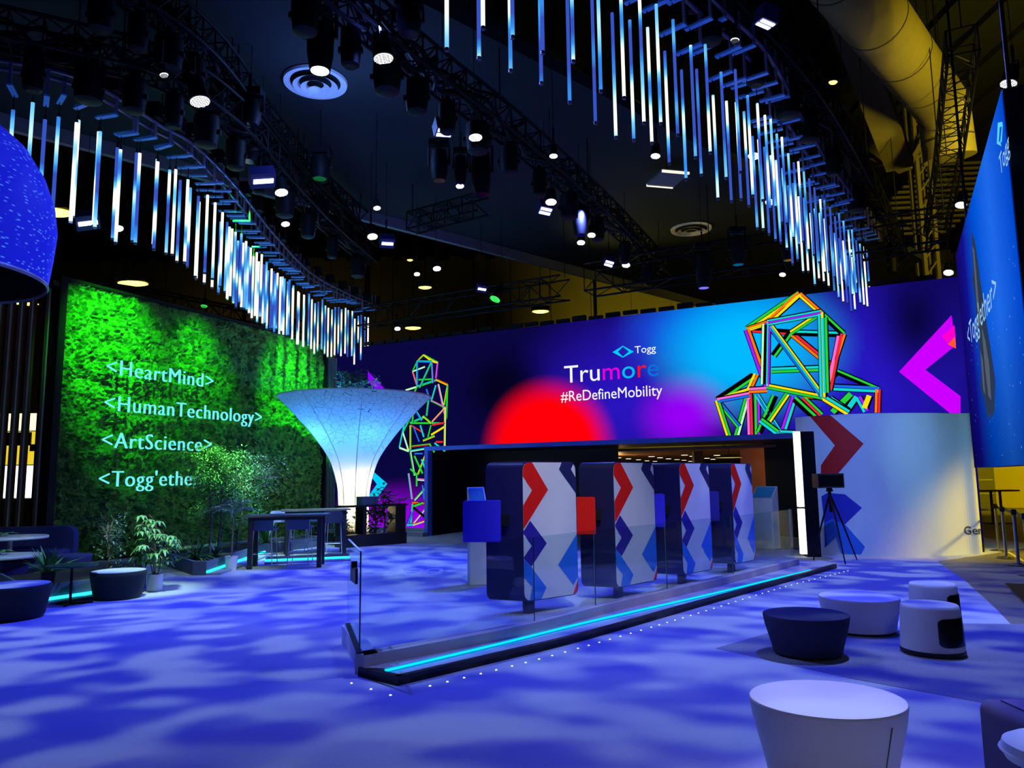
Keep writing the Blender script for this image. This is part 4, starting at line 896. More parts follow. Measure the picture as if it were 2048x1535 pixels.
# ================================================================== hanging light tubes
def tube_mat():
    m, N, L, o = new_mat('lit_tube'); e = N.new('ShaderNodeEmission'); L.new(e.outputs[0], o.inputs[0])
    oi = N.new('ShaderNodeObjectInfo'); tc = N.new('ShaderNodeTexCoord'); sp = N.new('ShaderNodeSeparateXYZ'); L.new(tc.outputs['Object'], sp.inputs[0])
    mu = N.new('ShaderNodeMath'); mu.operation = 'MULTIPLY'; mu.inputs[1].default_value = 37.0; L.new(oi.outputs['Random'], mu.inputs[0])
    ad = N.new('ShaderNodeMath'); ad.operation = 'ADD'; L.new(sp.outputs[2], ad.inputs[0]); L.new(mu.outputs[0], ad.inputs[1])
    nz = N.new('ShaderNodeTexNoise'); nz.noise_dimensions = '1D'; nz.inputs['Scale'].default_value = 1.1; nz.inputs['Detail'].default_value = 0.5; L.new(ad.outputs[0], nz.inputs['W'])
    sh = N.new('ShaderNodeAttribute'); sh.attribute_type = 'OBJECT'; sh.attribute_name = 'pale'
    a2 = N.new('ShaderNodeMath'); a2.operation = 'ADD'; L.new(nz.outputs[0], a2.inputs[0]); L.new(sh.outputs['Fac'], a2.inputs[1])
    rp = N.new('ShaderNodeValToRGB'); el = rp.color_ramp.elements
    el[0].position = 0.36; el[0].color = (0.03, 0.07, 0.42, 1); el[1].position = 0.64; el[1].color = (1.0, 1.0, 0.86, 1)
    x = el.new(0.45); x.color = (0.03, 0.22, 0.70, 1); x = el.new(0.53); x.color = (0.16, 0.55, 0.80, 1); x = el.new(0.58); x.color = (0.60, 0.85, 0.86, 1)
    L.new(a2.outputs[0], rp.inputs[0]); L.new(rp.outputs[0], e.inputs[0]); e.inputs[1].default_value = 1.25; return m
TUBE = tube_mat(); CAPM = paint('tube_cap', (0.10, 0.12, 0.20), 0.4); PLATE = paint('plate_blue_shine', (0.12, 0.42, 0.95), 0.5)  # plate blue is the shine on the lit undersides, put into the paint
def tube_proto(r, ln):
    t = thing('light_tube', (0,0,0), 'x', 'light tube')
    MB().cyl((0,0,0.03), (0,0,ln), r, n=10).build('tube', TUBE, t)
    MB().cyl((0,0,0), (0,0,0.03), r*1.04, n=10).build('end_cap', CAPM, t)
    mb = MB(); mb.cyl((0,0,ln), (0,0,ln+0.07), r, r*0.5, n=8); mb.cyl((0,0,ln+0.07), (0,0,ln+0.25), 0.006, n=6); mb.build('hanger', BLACK, t)
    MB().box((-0.06, -0.035, ln+0.22), (0.30, 0.035, ln+0.25)).build('arm', PLATE, t, smooth=False)
    MB().box((0.265, -0.02, ln+0.25), (0.295, 0.02, ln+0.72)).build('bracket_post', paint('bracket_grey', (0.22, 0.2, 0.3), 0.5), t, smooth=False)
    return t
proto, first = None, [False]
def tube_row(path, dz, off, step_, phase, what, group, flip, pale, along):
    pts = spline(path, 40); acc = -phase; last = pts[0]; out = []
    for i in range(1, len(pts)):
        acc += (pts[i]-last).length; last = pts[i]
        if acc >= step_:
            acc -= step_; d = (pts[min(i+1, len(pts)-1)]-pts[i-1]).normalized(); n2 = V((-d.y, d.x, 0)); out.append((pts[i] + n2*off, d))
    n = len(out)
    for k, (p, d) in enumerate(out):
        lb = 'slim glowing tube, %s from the far end, %s' % (ordinal(n-k), what)
        z = p.z + dz + random.uniform(-0.12, 0.12)
        if first[0]: o = proto; o.location = (p.x, p.y, z); o['label'] = lb; first[0] = False
        else: o = copy_tree(proto, (p.x, p.y, z), lb)
        o['group'] = group; o.rotation_euler.z = math.atan2(d.x, -d.y) + (math.pi if flip else 0)
        for ch in o.children: ch['pale'] = pale + random.uniform(-0.13, 0.13)
LP_ = [onz(*q, 5.5) for q in ((-60, 405), (78, 420), (163, 440), (283, 488), (352, 514), (440, 570), (520, 632), (600, 684), (680, 712), (745, 729))]
LPATH = [V((p.x, p.y, 5.5)) for p in LP_]
RP_ = [onz(*q, 5.5) for q in ((820, 20), (985, 118), (1104, 175), (1195, 222), (1297, 290), (1387, 345), (1478, 400), (1560, 488), (1620, 545), (1690, 600), (1722, 626))]
RPATH = [V((p.x, p.y, 5.5)) for p in RP_]
for path, r_, ln_, sgn, flip, where, pale in ((LPATH, 0.025, 1.52, 1, True, 'over the moss wall', 0.05), (RPATH, 0.0185, 1.46, -1, True, 'across the middle', -0.02)):
    proto = tube_proto(r_, ln_); first[0] = True
    tube_row(path, -0.08, 0.0, 0.40, 0.0, 'inner row ' + where, 'tubes of the inner row ' + where, flip, pale, 1)
    tube_row(path, 0.06, 0.24*sgn, 0.40, 0.2, 'outer row ' + where, 'tubes of the outer row ' + where, flip, pale - 0.03, 1)
def smooth_path(path, off, z):
    pts = spline(path, 6); out = []
    for i, p in enumerate(pts):
        d = (pts[min(i+1, len(pts)-1)] - pts[max(i-1, 0)]).normalized(); out.append(p + V((-d.y, d.x, 0))*off); out[-1].z = z
    return out
RAILM = paint('rail_aluminium', (0.16, 0.15, 0.26), 0.35, 0.6)
for path, offs, lb, sgn in ((LPATH, (-0.28, -0.04), 'thin curved rail carrying the tubes over the moss wall', -1), (RPATH, (-0.28, -0.52), 'thin curved rail carrying the tubes across the middle', 1)):
    pts = smooth_path(path, offs[0], 7.46); r = thing('curved_rail', pts[len(pts)//2], lb, 'rail')
    for o_ in offs: MB().pipe(smooth_path(path, o_, 7.46), 0.03, 8).build('pipe', RAILM, r)
    for k in range(0, len(pts), 9):
        MB().cyl(pts[k], V((pts[k].x, pts[k].y, roof_z(pts[k].x, pts[k].y))), 0.008, n=5).build('hoist_wire', BLACK, r)
    for k in range(1, len(pts)-1, 2):
        q = pts[k] + V((0,0,0.16)); MB().obox(q, V((0.12,0,0)), V((0,0.10,0)), V((0,0,0.13))).build('driver_box', BLACK, r, smooth=False)
# ================================================================== trusses
def truss(path, size, lb, wires=True):
    pts = [V(p) for p in path]; t = thing('lighting_truss', pts[len(pts)//2], lb, 'truss')
    cs = [[], [], [], []]
    for i, p in enumerate(pts):
        d = (pts[min(i+1, len(pts)-1)] - pts[max(i-1, 0)]).normalized(); n2 = V((-d.y, d.x, 0)).normalized()*size/2
        for k, (a, b_) in enumerate(((-1, -1), (1, -1), (1, 1), (-1, 1))): cs[k].append(p + n2*a + V((0,0,size/2*b_)))
    for k in range(4): MB().pipe(cs[k], 0.028, 6).build('chord', TRUSS, t)
    mb = MB()
    for i in range(len(pts)-1):
        n = max(1, round((pts[i+1]-pts[i]).length/(size*1.1)))
        for j in range(n):
            for (a, b_) in ((0, 1), (1, 2), (2, 3), (3, 0)):
                A0, A1 = cs[a][i].lerp(cs[a][i+1], j/n), cs[a][i].lerp(cs[a][i+1], (j+1)/n); B0, B1 = cs[b_][i].lerp(cs[b_][i+1], j/n), cs[b_][i].lerp(cs[b_][i+1], (j+1)/n)
                if j % 2: mb.cyl(A0, B1, 0.014, n=4, cap=False)
                else: mb.cyl(B0, A1, 0.014, n=4, cap=False)
                mb.cyl(A0, B0, 0.014, n=4, cap=False)
    mb.build('lacing', TRUSS, t)
    if wires:
        for i in range(0, len(pts), max(1, len(pts)//4)): MB().cyl(pts[i] + V((0,0,size/2)), V((pts[i].x, pts[i].y, roof_z(pts[i].x, pts[i].y))), 0.012, n=5).build('hoist_wire', BLACK, t)
    return t
ZT = 7.7
tp = lambda l, z=ZT: spline([V(onz(x, y, z)) for x, y in l], 4)
TL = tp(((-90, 40), (150, 90), (330, 140), (460, 225), (560, 335), (650, 430), (740, 510)))
TL2 = tp(((200, -60), (330, 20), (430, 110), (520, 230), (620, 350), (720, 440)), 8.3)
TR = tp(((600, -80), (760, 55), (880, 150), (1000, 240), (1120, 340), (1230, 440), (1320, 530)))
TRO = tp(((1400, -60), (1560, 110), (1650, 230), (1740, 390), (1800, 510)), 7.9)
truss(TL, 0.42, 'long curving black truss above the tubes by the moss wall')
truss(TL2, 0.40, 'second curving black truss, inside the one above the moss wall')
truss(TR, 0.42, 'long straight black truss running back across the middle of the roof')
truss(TRO, 0.42, 'black truss outside the tube row, beside the hanging screen')
truss([onz(1180, 560, 7.0), onz(1420, 522, 7.0), onz(1650, 492, 7.0), onz(1890, 455, 7.0)], 0.75, 'deep black truss just above the bright end of the video wall')
truss([onz(700, 640, 7.0), onz(900, 610, 7.0), onz(1130, 575, 7.0)], 0.6, 'deep black truss just above the dim end of the video wall')
truss([onz(825, 446, 8.0), onz(965, 408, 8.0)], 0.42, 'short black cross truss under the pale ceiling edge')
truss([onz(60, 560, 7.0), onz(330, 600, 7.0), onz(600, 655, 7.0)], 0.4, 'black truss running above the moss wall top')
truss([ony(1925, 80, 13.0), ony(1895, 330, 17.0), ony(1870, 480, 20)], 0.5, 'black truss beside the column and hanging screen')
# ================================================================== ducts
def duct(pts, r, lb, mat, bands=5):
    pts = [V(p) for p in pts]; t = thing('air_duct', pts[0], lb, 'air duct')
    MB().pipe(pts, r, 28).build('pipe', mat, t)
    tot = sum((pts[i+1]-pts[i]).length for i in range(len(pts)-1))
    for k in range(bands):
        f_ = (k+0.6)/bands; i = min(int(f_*(len(pts)-1)), len(pts)-2); fr_ = f_*(len(pts)-1)-i
        c = pts[i].lerp(pts[i+1], fr_); d = (pts[i+1]-pts[i]).normalized()
        MB().cyl(c - d*0.02, c + d*0.02, r*1.015, n=28).build('band', paint('duct_band', (0.05, 0.045, 0.03), 0.6), t)
        MB().cyl(c + V((0,0,r)), V((c.x, c.y, max(c.z+0.3, roof_z(c.x, c.y)))), 0.012, n=5).build('hanger_rod', BLACK, t)
    return t
y0, y1 = ony(1690, -40, 13.5), ony(1885, 215, 19.5)
dd = (y1-y0)
duct([y0 - dd*0.6] + [y0 + dd*k/6 for k in range(7)] + [y1 + V((0.35, 0.5, -0.35)), y1 + V((0.45, 0.6, -1.2))], 0.66, 'fat ochre air duct sloping across the roof near the hanging screen', paint('duct_ochre', (0.24, 0.20, 0.06), 0.7), 6)
y0, y1 = ony(830, -30, 14.0), ony(1245, 232, 18.5); dd = y1-y0
duct([y0 - dd*0.5] + [y0 + dd*k/5 for k in range(6)] + [y1 + V((0.3, 0.3, 0.25))], 0.36, 'slim grey air duct crossing behind the tubes', paint('duct_grey', (0.12, 0.15, 0.18), 0.5, 0.2), 6)
def diffuser(px, py, r, lb, z=ZC-0.02):
    c = onz(px, py, z); t = thing('air_diffuser', c, lb, 'air diffuser'); DM = paint('diffuser_white', (0.8, 0.82, 0.84), 0.5)
    MB().lathe([(r, 0.0), (r*0.98, -0.05), (r*0.80, -0.03), (r*0.74, 0.0)], 40, c, cap0=False, cap1=False).build('outer_ring', DM, t)
    for k, (a, b_) in enumerate(((0.70, 0.50), (0.46, 0.26), (0.22, 0.02))):
        MB().lathe([(r*a, -0.10-0.03*k), (r*b_, -0.03-0.03*k)], 40, c, cap0=False, cap1=False).build('cone_ring', DM, t)
    MB().cyl(c + V((0,0,-0.02)), c + V((0,0,0.02)), r*0.94, n=40).build('back_plate', BLACK, t)
diffuser(631, 163, 0.58, 'round white ringed air diffuser in the blue lit ceiling')
diffuser(1382, 457, 0.60, 'round olive ringed air diffuser in the ceiling above the video wall')
# ================================================================== lamps on the rig
LENS = glow('lens_white', (0.95, 0.95, 1.0), 6.0); LENSB = glow('lens_blue', (0.45, 0.45, 1.0), 7.0); LENSG = glow('lens_green', (0.05, 1.0, 0.12), 2.5); LENSW = glow('lens_warm', (1.0, 0.94, 0.75), 6.0); LENSV = glow('lens_violet', (0.15, 0.12, 0.9), 1.5)
def hang(t, p, top):
    MB().cyl(p, V((p.x, p.y, top)), 0.02, n=6).build('clamp_pole', BLACK, t)
    MB().cyl((p.x, p.y, top), (p.x, p.y, roof_z(p.x, p.y)), 0.006, n=4).build('safety_wire', BLACK, t)
def par_can(px, py, rpx, lb, z=7.0, mat=None, tgt=(0.5, 9.0, 0)):
    c = onz(px, py, z); r = max(0.05, rpx/F*(c-E).length*0.97); aim = (V(tgt)-c).normalized(); aim = (aim + V((0,0,-1.3))).normalized()
    t = thing('spotlight', c, lb, 'spotlight', 'lit spotlights on the trusses')
    MB().cyl(c, c - aim*r*2.6, r*1.12, r*0.85, 18).build('can', BLACK, t)
    mb = MB(); a = aim.cross(V((1,0,0))).normalized(); b_ = aim.cross(a); f_ = c + aim*0.006
    mb.cyl(c + aim*0.002, c + aim*0.006, r*0.98, n=20)
    o = MB().cyl(c + aim*0.002, c + aim*0.008, r*0.98, n=20).build('lens', mat or LENS, t, smooth=False)
    mb = MB()
    for k in range(-3, 4):
        mb.obox(f_ + a*(k*r*0.28) + aim*0.006, a*r*0.02, b_*(r*math.sqrt(max(0.05, 1-(k*0.28)**2))*0.95), aim*0.004)
        mb.obox(f_ + b_*(k*r*0.28) + aim*0.006, b_*r*0.02, a*(r*math.sqrt(max(0.05, 1-(k*0.28)**2))*0.95), aim*0.004)
    mb.build('lens_grid', BLACK, o, smooth=False)
    MB().pipe([c - aim*r*1.3 + a*r*1.3, c - aim*r*2.9 + a*r*1.2, c - aim*r*3.4, c - aim*r*2.9 - a*r*1.2, c - aim*r*1.3 - a*r*1.3], r*0.09, 6).build('yoke', BLACK, t)
    hang(t, c - aim*r*3.4, max(z + 0.5, (c - aim*r*3.4).z + 0.25))
    return t
def bar_light(px, py, wpx, lb, z=7.0, two=True, mat=None):
    c = onz(px, py, z); w_ = wpx/F*(c-E).length; t = thing('twin_bar_light', c, lb, 'bar light', 'blue haloed bar lights on the trusses')
    aim = (V((1.0, 9.5, 0.0)) - c).normalized(); aim = (aim + V((0, -0.1, -0.5))).normalized(); a = V((0.94, 0.34, 0)); a = (a - aim*a.dot(aim)).normalized(); b_ = aim.cross(a)
    MB().obox(c - aim*0.10, a*w_*0.62, b_*w_*0.5, aim*0.10).build('housing', paint('housing_indigo', (0.02, 0.02, 0.12), 0.5), t, smooth=False)
    for s_ in ((-0.23, 0.23) if two else (0,)):
        MB().obox(c + b_*(s_*w_) + aim*0.006, a*w_*0.5, b_*w_*0.14, aim*0.005).build('lamp_bar', mat or LENSB, t, smooth=False)
    hang(t, c - aim*0.2, z + 0.6)
def moving_head(px, py, rpx, lb, z=7.1, lens=None, length=3.2):
    c = onz(px, py, z); r = rpx/F*(c-E).length; t = thing('moving_head_light', c, lb, 'moving light', 'dark moving lights on the trusses')
    d = V((0.05, -0.12, -1)).normalized()
    MB().lathe([(r*0.5, length*r*0.5), (r*0.85, length*r*0.45), (r, length*r*0.1), (r*0.95, -length*r*0.25), (r*0.75, -length*r*0.5)], 20, c).build('head', BLACK, t)
    MB().cyl(c + V((0,0,-length*r*0.5-0.004)), c + V((0,0,-length*r*0.5+0.004)), r*0.66, n=18).build('lens', lens or paint('lens_dark', (0.01, 0.01, 0.02), 0.1), t, smooth=False)
    top = c.z + length*r*0.75
    MB().pipe([c + V((-r*1.15,0,0)), c + V((-r*1.15,0,length*r*0.6)), c + V((r*1.15,0,length*r*0.6)), c + V((r*1.15,0,0))], r*0.16, 6).build('yoke', BLACK, t)
    MB().box((c.x-r*1.1, c.y-r*0.7, c.z+length*r*0.6), (c.x+r*1.1, c.y+r*0.7, c.z+length*r*0.6+r*0.7)).build('base_box', BLACK, t, smooth=False)
    hang(t, c + V((0,0,length*r*0.6+r*0.7)), c.z+length*r*0.6+r*0.7+0.3)
PC = [(400,203,17,'large white lit spotlight on the curving truss above the moss wall, nearest one'), (767,117,18,'large white lit spotlight beside the blue ringed diffuser'), (951,275,13,'white lit spotlight beside the blue twin bar light mid roof'),
      (920,372,8,'small white lit spotlight below the mid roof moving lights'), (1107,312,8,'small white lit spotlight alone in the dark mid roof'), (1102,404,11,'white lit spotlight just above a blue twin bar light'),
      (1183,470,8,'small white spotlight at the end of the middle truss, upper one'), (1162,485,8,'small white spotlight at the end of the middle truss, lower one'), (563,385,12,'white lit spotlight beside the pale ceiling edge over the moss wall'),
      (571,448,8,'small white spotlight above the blue beam by the tube rows'), (745,473,10,'white spotlight beside a slim bar light over the small bar figure'), (754,416,7,'small white spotlight on the far bend of the curving truss'),
      (1311,312,9,'small white lit spotlight near the square panel light'), (1508,312,11,'white spotlight glowing behind the middle tubes, upper one'), (1540,404,9,'white spotlight glowing behind the middle tubes, lower one'),
      (1252,530,8,'flat white spotlight above the bright part of the video wall'), (1565,549,6,'tiny white spotlight over the head of the large bar figure'), (2017,168,12,'white spotlight at the top of the hanging screen'),
      (1922,410,9,'white spotlight on the truss beside the hanging screen, upper one'), (1897,545,8,'white spotlight at the far lower corner of the hanging screen'), (874,537,8,'dim white spotlight over the dim end of the video wall'),
      (834,548,6,'tiny white spotlight near the yellow lamps over the small bar figure'), (795,657,6,'tiny white spotlight low over the small bar figure'), (328,150,7,'tiny round lamp on the second curving truss'), (1470,80,4,'tiny white lamp high on the outer truss'), (236,457,9,'white lamp low among the nearest tubes over the moss wall')]
for (x, y, r_, lb) in PC: par_can(x, y, r_, lb)
for (x, y, w_, lb, two) in ((889,265,28,'blue haloed twin bar light in the mid roof',True),(1091,422,22,'blue haloed twin bar light below a white spotlight',True),(1531,48,26,'bright blue twin bar light high on the outer truss',True),(527,362,36,'long white bar light at the pale ceiling edge',False),(775,487,22,'slim white bar light over the small bar figure',False),(1218,527,16,'small blue bar light above the video wall centre',True),(964,578,16,'small violet bar light over the dim end of the video wall',False),(176,446,30,'flat white bar light under the nearest tubes',False)):
    bar_light(x, y, w_, lb, 7.0, two)
for (x, y, r_, z, ln_, lb, le) in ((641,78,24,7.3,5.0,'large dark moving light hanging before the blue ringed diffuser',LENSW),(878,330,17,7.2,3.6,'dark moving light below the blue twin bar light',None),(921,338,12,7.2,4.5,'slim dark moving light above a small spotlight',None),(962,345,19,7.2,4.6,'dark moving light over the short cross truss',None),
      (1406,540,14,6.6,5.0,'moving light with violet lens over the bright end of the video wall',LENSV),(1475,500,14,6.7,4.0,'dark moving light on the deep truss above the large bar figure',None),(1575,495,12,6.7,4.0,'dark moving light on the deep truss near the tube ends',None),(1160,440,15,7.2,4.0,'dark moving light on the far end of the middle truss',None),
      (818,45,22,7.6,2.0,'round dark lamp housing on the middle truss',None),(500,225,20,7.8,2.4,'dark lamp housing on the bend of the curving truss',None),(500,300,18,7.6,2.4,'second dark lamp housing on the bend of the curving truss',None),(640,335,18,7.8,2.4,'dark lamp housing at the far end of the curving truss',None)):
    moving_head(x, y, r_, lb, z, le, ln_)
par_can(990, 598, 11, 'green lit spotlight hanging over the dim end of the video wall', 6.6, LENSG, (-8, 14, 3))
par_can(87, 576, 7, 'green lit spotlight at the near end of the moss wall top', 6.4, LENSG, (-9, 15, 2)); par_can(408, 612, 6, 'green lit spotlight above the middle of the moss wall top', 6.5, LENSG, (-8, 17, 2))
k_n = 0
for pth, where in ((TL, 'outer curving truss'), (TL2, 'inner curving truss'), (TR, 'middle straight truss'), (TRO, 'truss by the hanging screen')):
    for k in range(1, len(pth)-1, 2):
        c = pth[k] + V((0.12*(-1)**k, 0, -0.52)); t = thing('lamp_housing', c, 'unlit black housing, %s from the near end of the %s' % (ordinal((k+1)//2), where), 'lamp housing', 'unlit lamp housings on the ' + where)
        s_ = 0.13 + 0.03*((k*7) % 3)
        MB().lathe([(s_*0.5, 0.30), (s_, 0.24), (s_*1.05, 0.0), (s_*0.9, -0.22), (s_*0.6, -0.25)], 14, c).build('can', BLACK, t)
        MB().cyl(c + V((0,0,0.29)), c + V((0,0,0.36)), 0.04, n=8).build('clamp', BLACK, t)
        MB().box((c.x-s_*1.2, c.y-0.03, c.z-0.05), (c.x+s_*1.2, c.y+0.03, c.z+0.02)).build('yoke', BLACK, t, smooth=False)
for pth, lb in ((TL, 'black cable bundle slung along the curving truss above the moss wall'), (TL2, 'black cable bundle slung along the inner curving truss'), (TR, 'black cable bundle slung along the middle straight truss'), (TRO, 'black cable bundle slung along the outer truss')):
    rnd = random.Random(len(lb)); t = thing('cable_bundle', pth[0], lb, 'cables'); mb = MB()
    for q in range(6):
        pts = [p + V((rnd.uniform(-0.16, 0.16), rnd.uniform(-0.1, 0.1), rnd.uniform(-0.30, 0.22))) for p in pth]; mb.pipe(spline(pts, 3), rnd.uniform(0.02, 0.045), 5)
    mb.build('cable_strands', BLACK, t)
# square panel light under the ceiling
c = onz(1335, 357, 8.6); t = thing('panel_light', c, 'square grey panel lamp hanging under the dark ceiling', 'panel lamp')
MB().obox(c, V((0.33,0.08,0)), V((-0.1,0.42,0)), V((0,0,0.03))).build('panel', paint('panel_grey', (0.25, 0.25, 0.2), 0.5), t, smooth=False)
for s_ in (-1, 1): MB().obox(c + V((-0.1,0.42,0))*s_ + V((0,0,-0.02)), V((0.33,0.08,0)), V((0,0.03,0)), V((0,0,0.02))).build('edge_tube', glow('edge_tube', (1, 0.95, 0.75), 1.2), t, smooth=False)
MB().cyl(c + V((0,0,0.03)), V((c.x, c.y, roof_z(c.x, c.y))), 0.01, n=5).build('cord', BLACK, t)
# yellow hall lamps seen past the screens
HB = glow('sodium_glow', (1.0, 0.74, 0.10), 5.0)
def bay(px, py, wpx, y, lb):
    c = ony(px, py, y); w_ = wpx/F*(c-E).length
    t = thing('hall_lamp', c, lb, 'hall lamp', 'yellow hall lamps')
    MB().obox(c + V((0,0,0.12)), V((w_*0.5,0,0)), V((0,w_*0.3,0)), V((0,0,0.10))).build('housing', BLACK, t, smooth=False)
    MB().lathe([(w_*0.02, -0.06), (w_*0.30, -0.04), (w_*0.46, 0.0), (w_*0.42, 0.03)], 20, c, 1.0, 0.7).build('diffuser', HB, t)
    MB().cyl(c + V((0,0,0.2)), V((c.x, c.y, max(c.z+0.3, roof_z(c.x, c.y)))), 0.015, n=5).build('rod', BLACK, t)
for (x, y, w_, d_, lb) in ((266,567,56,26,'long yellow hall lamp just above the moss wall'),(104,425,72,22,'long yellow hall lamp beside the blue dome'),(1081,623,36,32,'yellow hall lamp above the middle of the video wall'),(850,575,28,34,'yellow hall lamp over the small bar figure, upper one'),(826,656,34,32,'yellow hall lamp over the small bar figure, lower one'),
      (820,520,12,40,'small yellow hall lamp high over the dim video wall end'),(1666,165,16,22,'small yellow lamp up between the roof beams'),(1876,326,16,27,'small yellow lamp behind the roof column'),(1744,533,24,34,'yellow hall lamp just above the video wall beside the tube ends'),(107,645,18,36,'round yellow lamp behind the end of the slat screen'),(62,608,26,30,'yellow lamp glimpsed between the timber slats, right of a pair'),(38,606,18,32,'yellow lamp glimpsed between the timber slats, left of a pair'),(340,408,10,36,'tiny yellow lamp seen between the tubes over the moss wall, right one'),(182,370,8,36,'tiny yellow lamp seen between the tubes over the moss wall, left one')):
    bay(x, y, w_, d_, lb)
# ================================================================== blue dome lamp, cut by the picture edge
dc = ony(-190, 548, 6.0); dm_ = thing('dome_lamp', dc, 'huge blue dome lamp with dotted shimmer hanging at the picture edge', 'dome lamp')
def dome_mat():
    m, N, L, o = new_mat('dome_skin'); e = N.new('ShaderNodeEmission'); b = N.new('ShaderNodeBsdfPrincipled'); b.inputs['Base Color'].default_value = (0.02, 0.05, 0.5, 1); b.inputs['Roughness'].default_value = 0.7; b.inputs['Specular IOR Level'].default_value = 0.2
    tc = N.new('ShaderNodeTexCoord'); mp = N.new('ShaderNodeMapping'); mp.inputs['Scale'].default_value = (1, 1, 3.0); L.new(tc.outputs['Object'], mp.inputs[0])
    vo = N.new('ShaderNodeTexVoronoi'); vo.inputs['Scale'].default_value = 13; L.new(mp.outputs[0], vo.inputs['Vector'])
    mr = N.new('ShaderNodeMapRange'); mr.inputs[1].default_value = 0.30; mr.inputs[2].default_value = 0.10; L.new(vo.outputs['Distance'], mr.inputs[0])
    mx = N.new('ShaderNodeMix'); mx.data_type = 'RGBA'; mx.inputs[6].default_value = (*srgb(18, 24, 190), 1); mx.inputs[7].default_value = (*srgb(80, 135, 255), 1); L.new(mr.outputs[0], mx.inputs[0])
    L.new(mx.outputs[2], e.inputs[0]); e.inputs[1].default_value = 0.9
    ad = N.new('ShaderNodeAddShader'); L.new(e.outputs[0], ad.inputs[0]); L.new(b.outputs[0], ad.inputs[1]); L.new(ad.outputs[0], o.inputs[0]); return m
MB().lathe([(1.00, 0.0), (1.03, 0.25), (1.05, 0.50), (1.02, 0.72), (0.94, 0.95), (0.80, 1.18), (0.60, 1.36), (0.35, 1.48), (0.0, 1.53)], 64, dc, cap0=False, cap1=False).build('shell', dome_mat(), dm_)
MB().lathe([(0.99, 0.005), (1.0, 0.3), (0.9, 0.8), (0.0, 1.2)], 64, dc, cap0=False, cap1=False).build('inner_lining', paint('dome_inner', (0.004, 0.006, 0.02), 0.9), dm_)
MB().lathe([(1.0, -0.02), (1.012, 0.0), (1.0, 0.02), (0.985, 0.0), (1.0, -0.02)], 64, dc, cap0=False, cap1=False).build('rim', paint('dome_rim', (0.35, 0.37, 0.4), 0.3, 0.6), dm_)
MB().cyl(dc + V((0,0,1.5)), V((dc.x, dc.y, roof_z(dc.x, dc.y))), 0.015, n=6).build('cable', BLACK, dm_)
# ================================================================== flared light tree
FT = ony(708, 960, 20.8); FT = V((FT.x, FT.y, 0)); k_ = 20.8/20.2
ft = thing('flared_light_tree', FT, 'tall trumpet shaped fabric light tree glowing cream and blue', 'light sculpture')
prof = [(0.44, 0.0), (0.40, 0.6), (0.41, 1.13), (0.45, 1.55), (0.60, 2.10), (0.76, 2.42), (0.97, 2.72), (1.20, 3.02), (1.47, 3.32), (1.80, 3.68), (2.10, 3.97)]
pr3 = spline([V((r, 0, z)) for r, z in prof], 4); prof = [(p.x, p.z) for p in pr3]
def fabric_mat():
    m, N, L, o = new_mat('stretched_fabric')
    tc = N.new('ShaderNodeTexCoord'); sp = N.new('ShaderNodeSeparateXYZ'); L.new(tc.outputs['Object'], sp.inputs[0])
    vo = N.new('ShaderNodeTexVoronoi'); vo.feature = 'DISTANCE_TO_EDGE'; vo.inputs['Scale'].default_value = 6.0; L.new(tc.outputs['Object'], vo.inputs['Vector'])
    mr = N.new('ShaderNodeMapRange'); mr.inputs[1].default_value = 0.010; mr.inputs[2].default_value = 0.016; L.new(vo.outputs['Distance'], mr.inputs[0])
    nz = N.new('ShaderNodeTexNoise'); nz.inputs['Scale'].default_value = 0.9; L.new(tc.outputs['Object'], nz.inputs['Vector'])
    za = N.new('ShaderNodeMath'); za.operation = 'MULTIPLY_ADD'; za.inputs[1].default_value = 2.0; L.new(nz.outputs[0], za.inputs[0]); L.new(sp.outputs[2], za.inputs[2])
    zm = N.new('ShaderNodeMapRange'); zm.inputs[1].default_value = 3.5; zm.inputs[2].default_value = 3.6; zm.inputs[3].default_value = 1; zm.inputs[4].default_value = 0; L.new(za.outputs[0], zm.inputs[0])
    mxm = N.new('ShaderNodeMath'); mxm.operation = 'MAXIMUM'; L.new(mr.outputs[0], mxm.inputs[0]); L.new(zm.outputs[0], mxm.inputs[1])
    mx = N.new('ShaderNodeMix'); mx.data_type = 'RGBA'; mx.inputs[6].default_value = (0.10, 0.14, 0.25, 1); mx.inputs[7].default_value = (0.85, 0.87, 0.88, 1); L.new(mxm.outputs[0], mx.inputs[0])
    d = N.new('ShaderNodeBsdfDiffuse'); t = N.new('ShaderNodeBsdfTranslucent'); L.new(mx.outputs[2], d.inputs[0]); L.new(mx.outputs[2], t.inputs[0])
    ms = N.new('ShaderNodeMixShader'); ms.inputs[0].default_value = 0.5; L.new(d.outputs[0], ms.inputs[1]); L.new(t.outputs[0], ms.inputs[2]); L.new(ms.outputs[0], o.inputs[0]); return m
MB().lathe(prof, 72, FT, cap0=False, cap1=False).build('fabric_skin', fabric_mat(), ft, fix=False)
WR = paint('frame_white', (0.75, 0.78, 0.8), 0.4)
n = 72; rr_, zz_ = prof[-1]
MB().pipe([FT + V((math.cos(2*math.pi*k/n)*rr_, math.sin(2*math.pi*k/n)*rr_, zz_)) for k in range(n+1)], 0.022, 6).build('rim_hoop', WR, ft)
for k in range(8):
    a = 2*math.pi*k/8 + 0.3
    MB().pipe([FT + V((math.cos(a)*(r+0.006), math.sin(a)*(r+0.006), z)) for r, z in prof], 0.010, 5).build('seam_rib', WR, ft)
MB().lathe([(0.75, 0.0), (0.75, 0.30), (0.46, 0.30)], 32, FT, cap1=False).build('base_drum', paint('drum_black', (0.01, 0.01, 0.01), 0.5), ft)
o = point('base_uplight', (0, -0.2, 0.8), (1.0, 0.78, 0.34), 34, 0.12); o.parent = ft
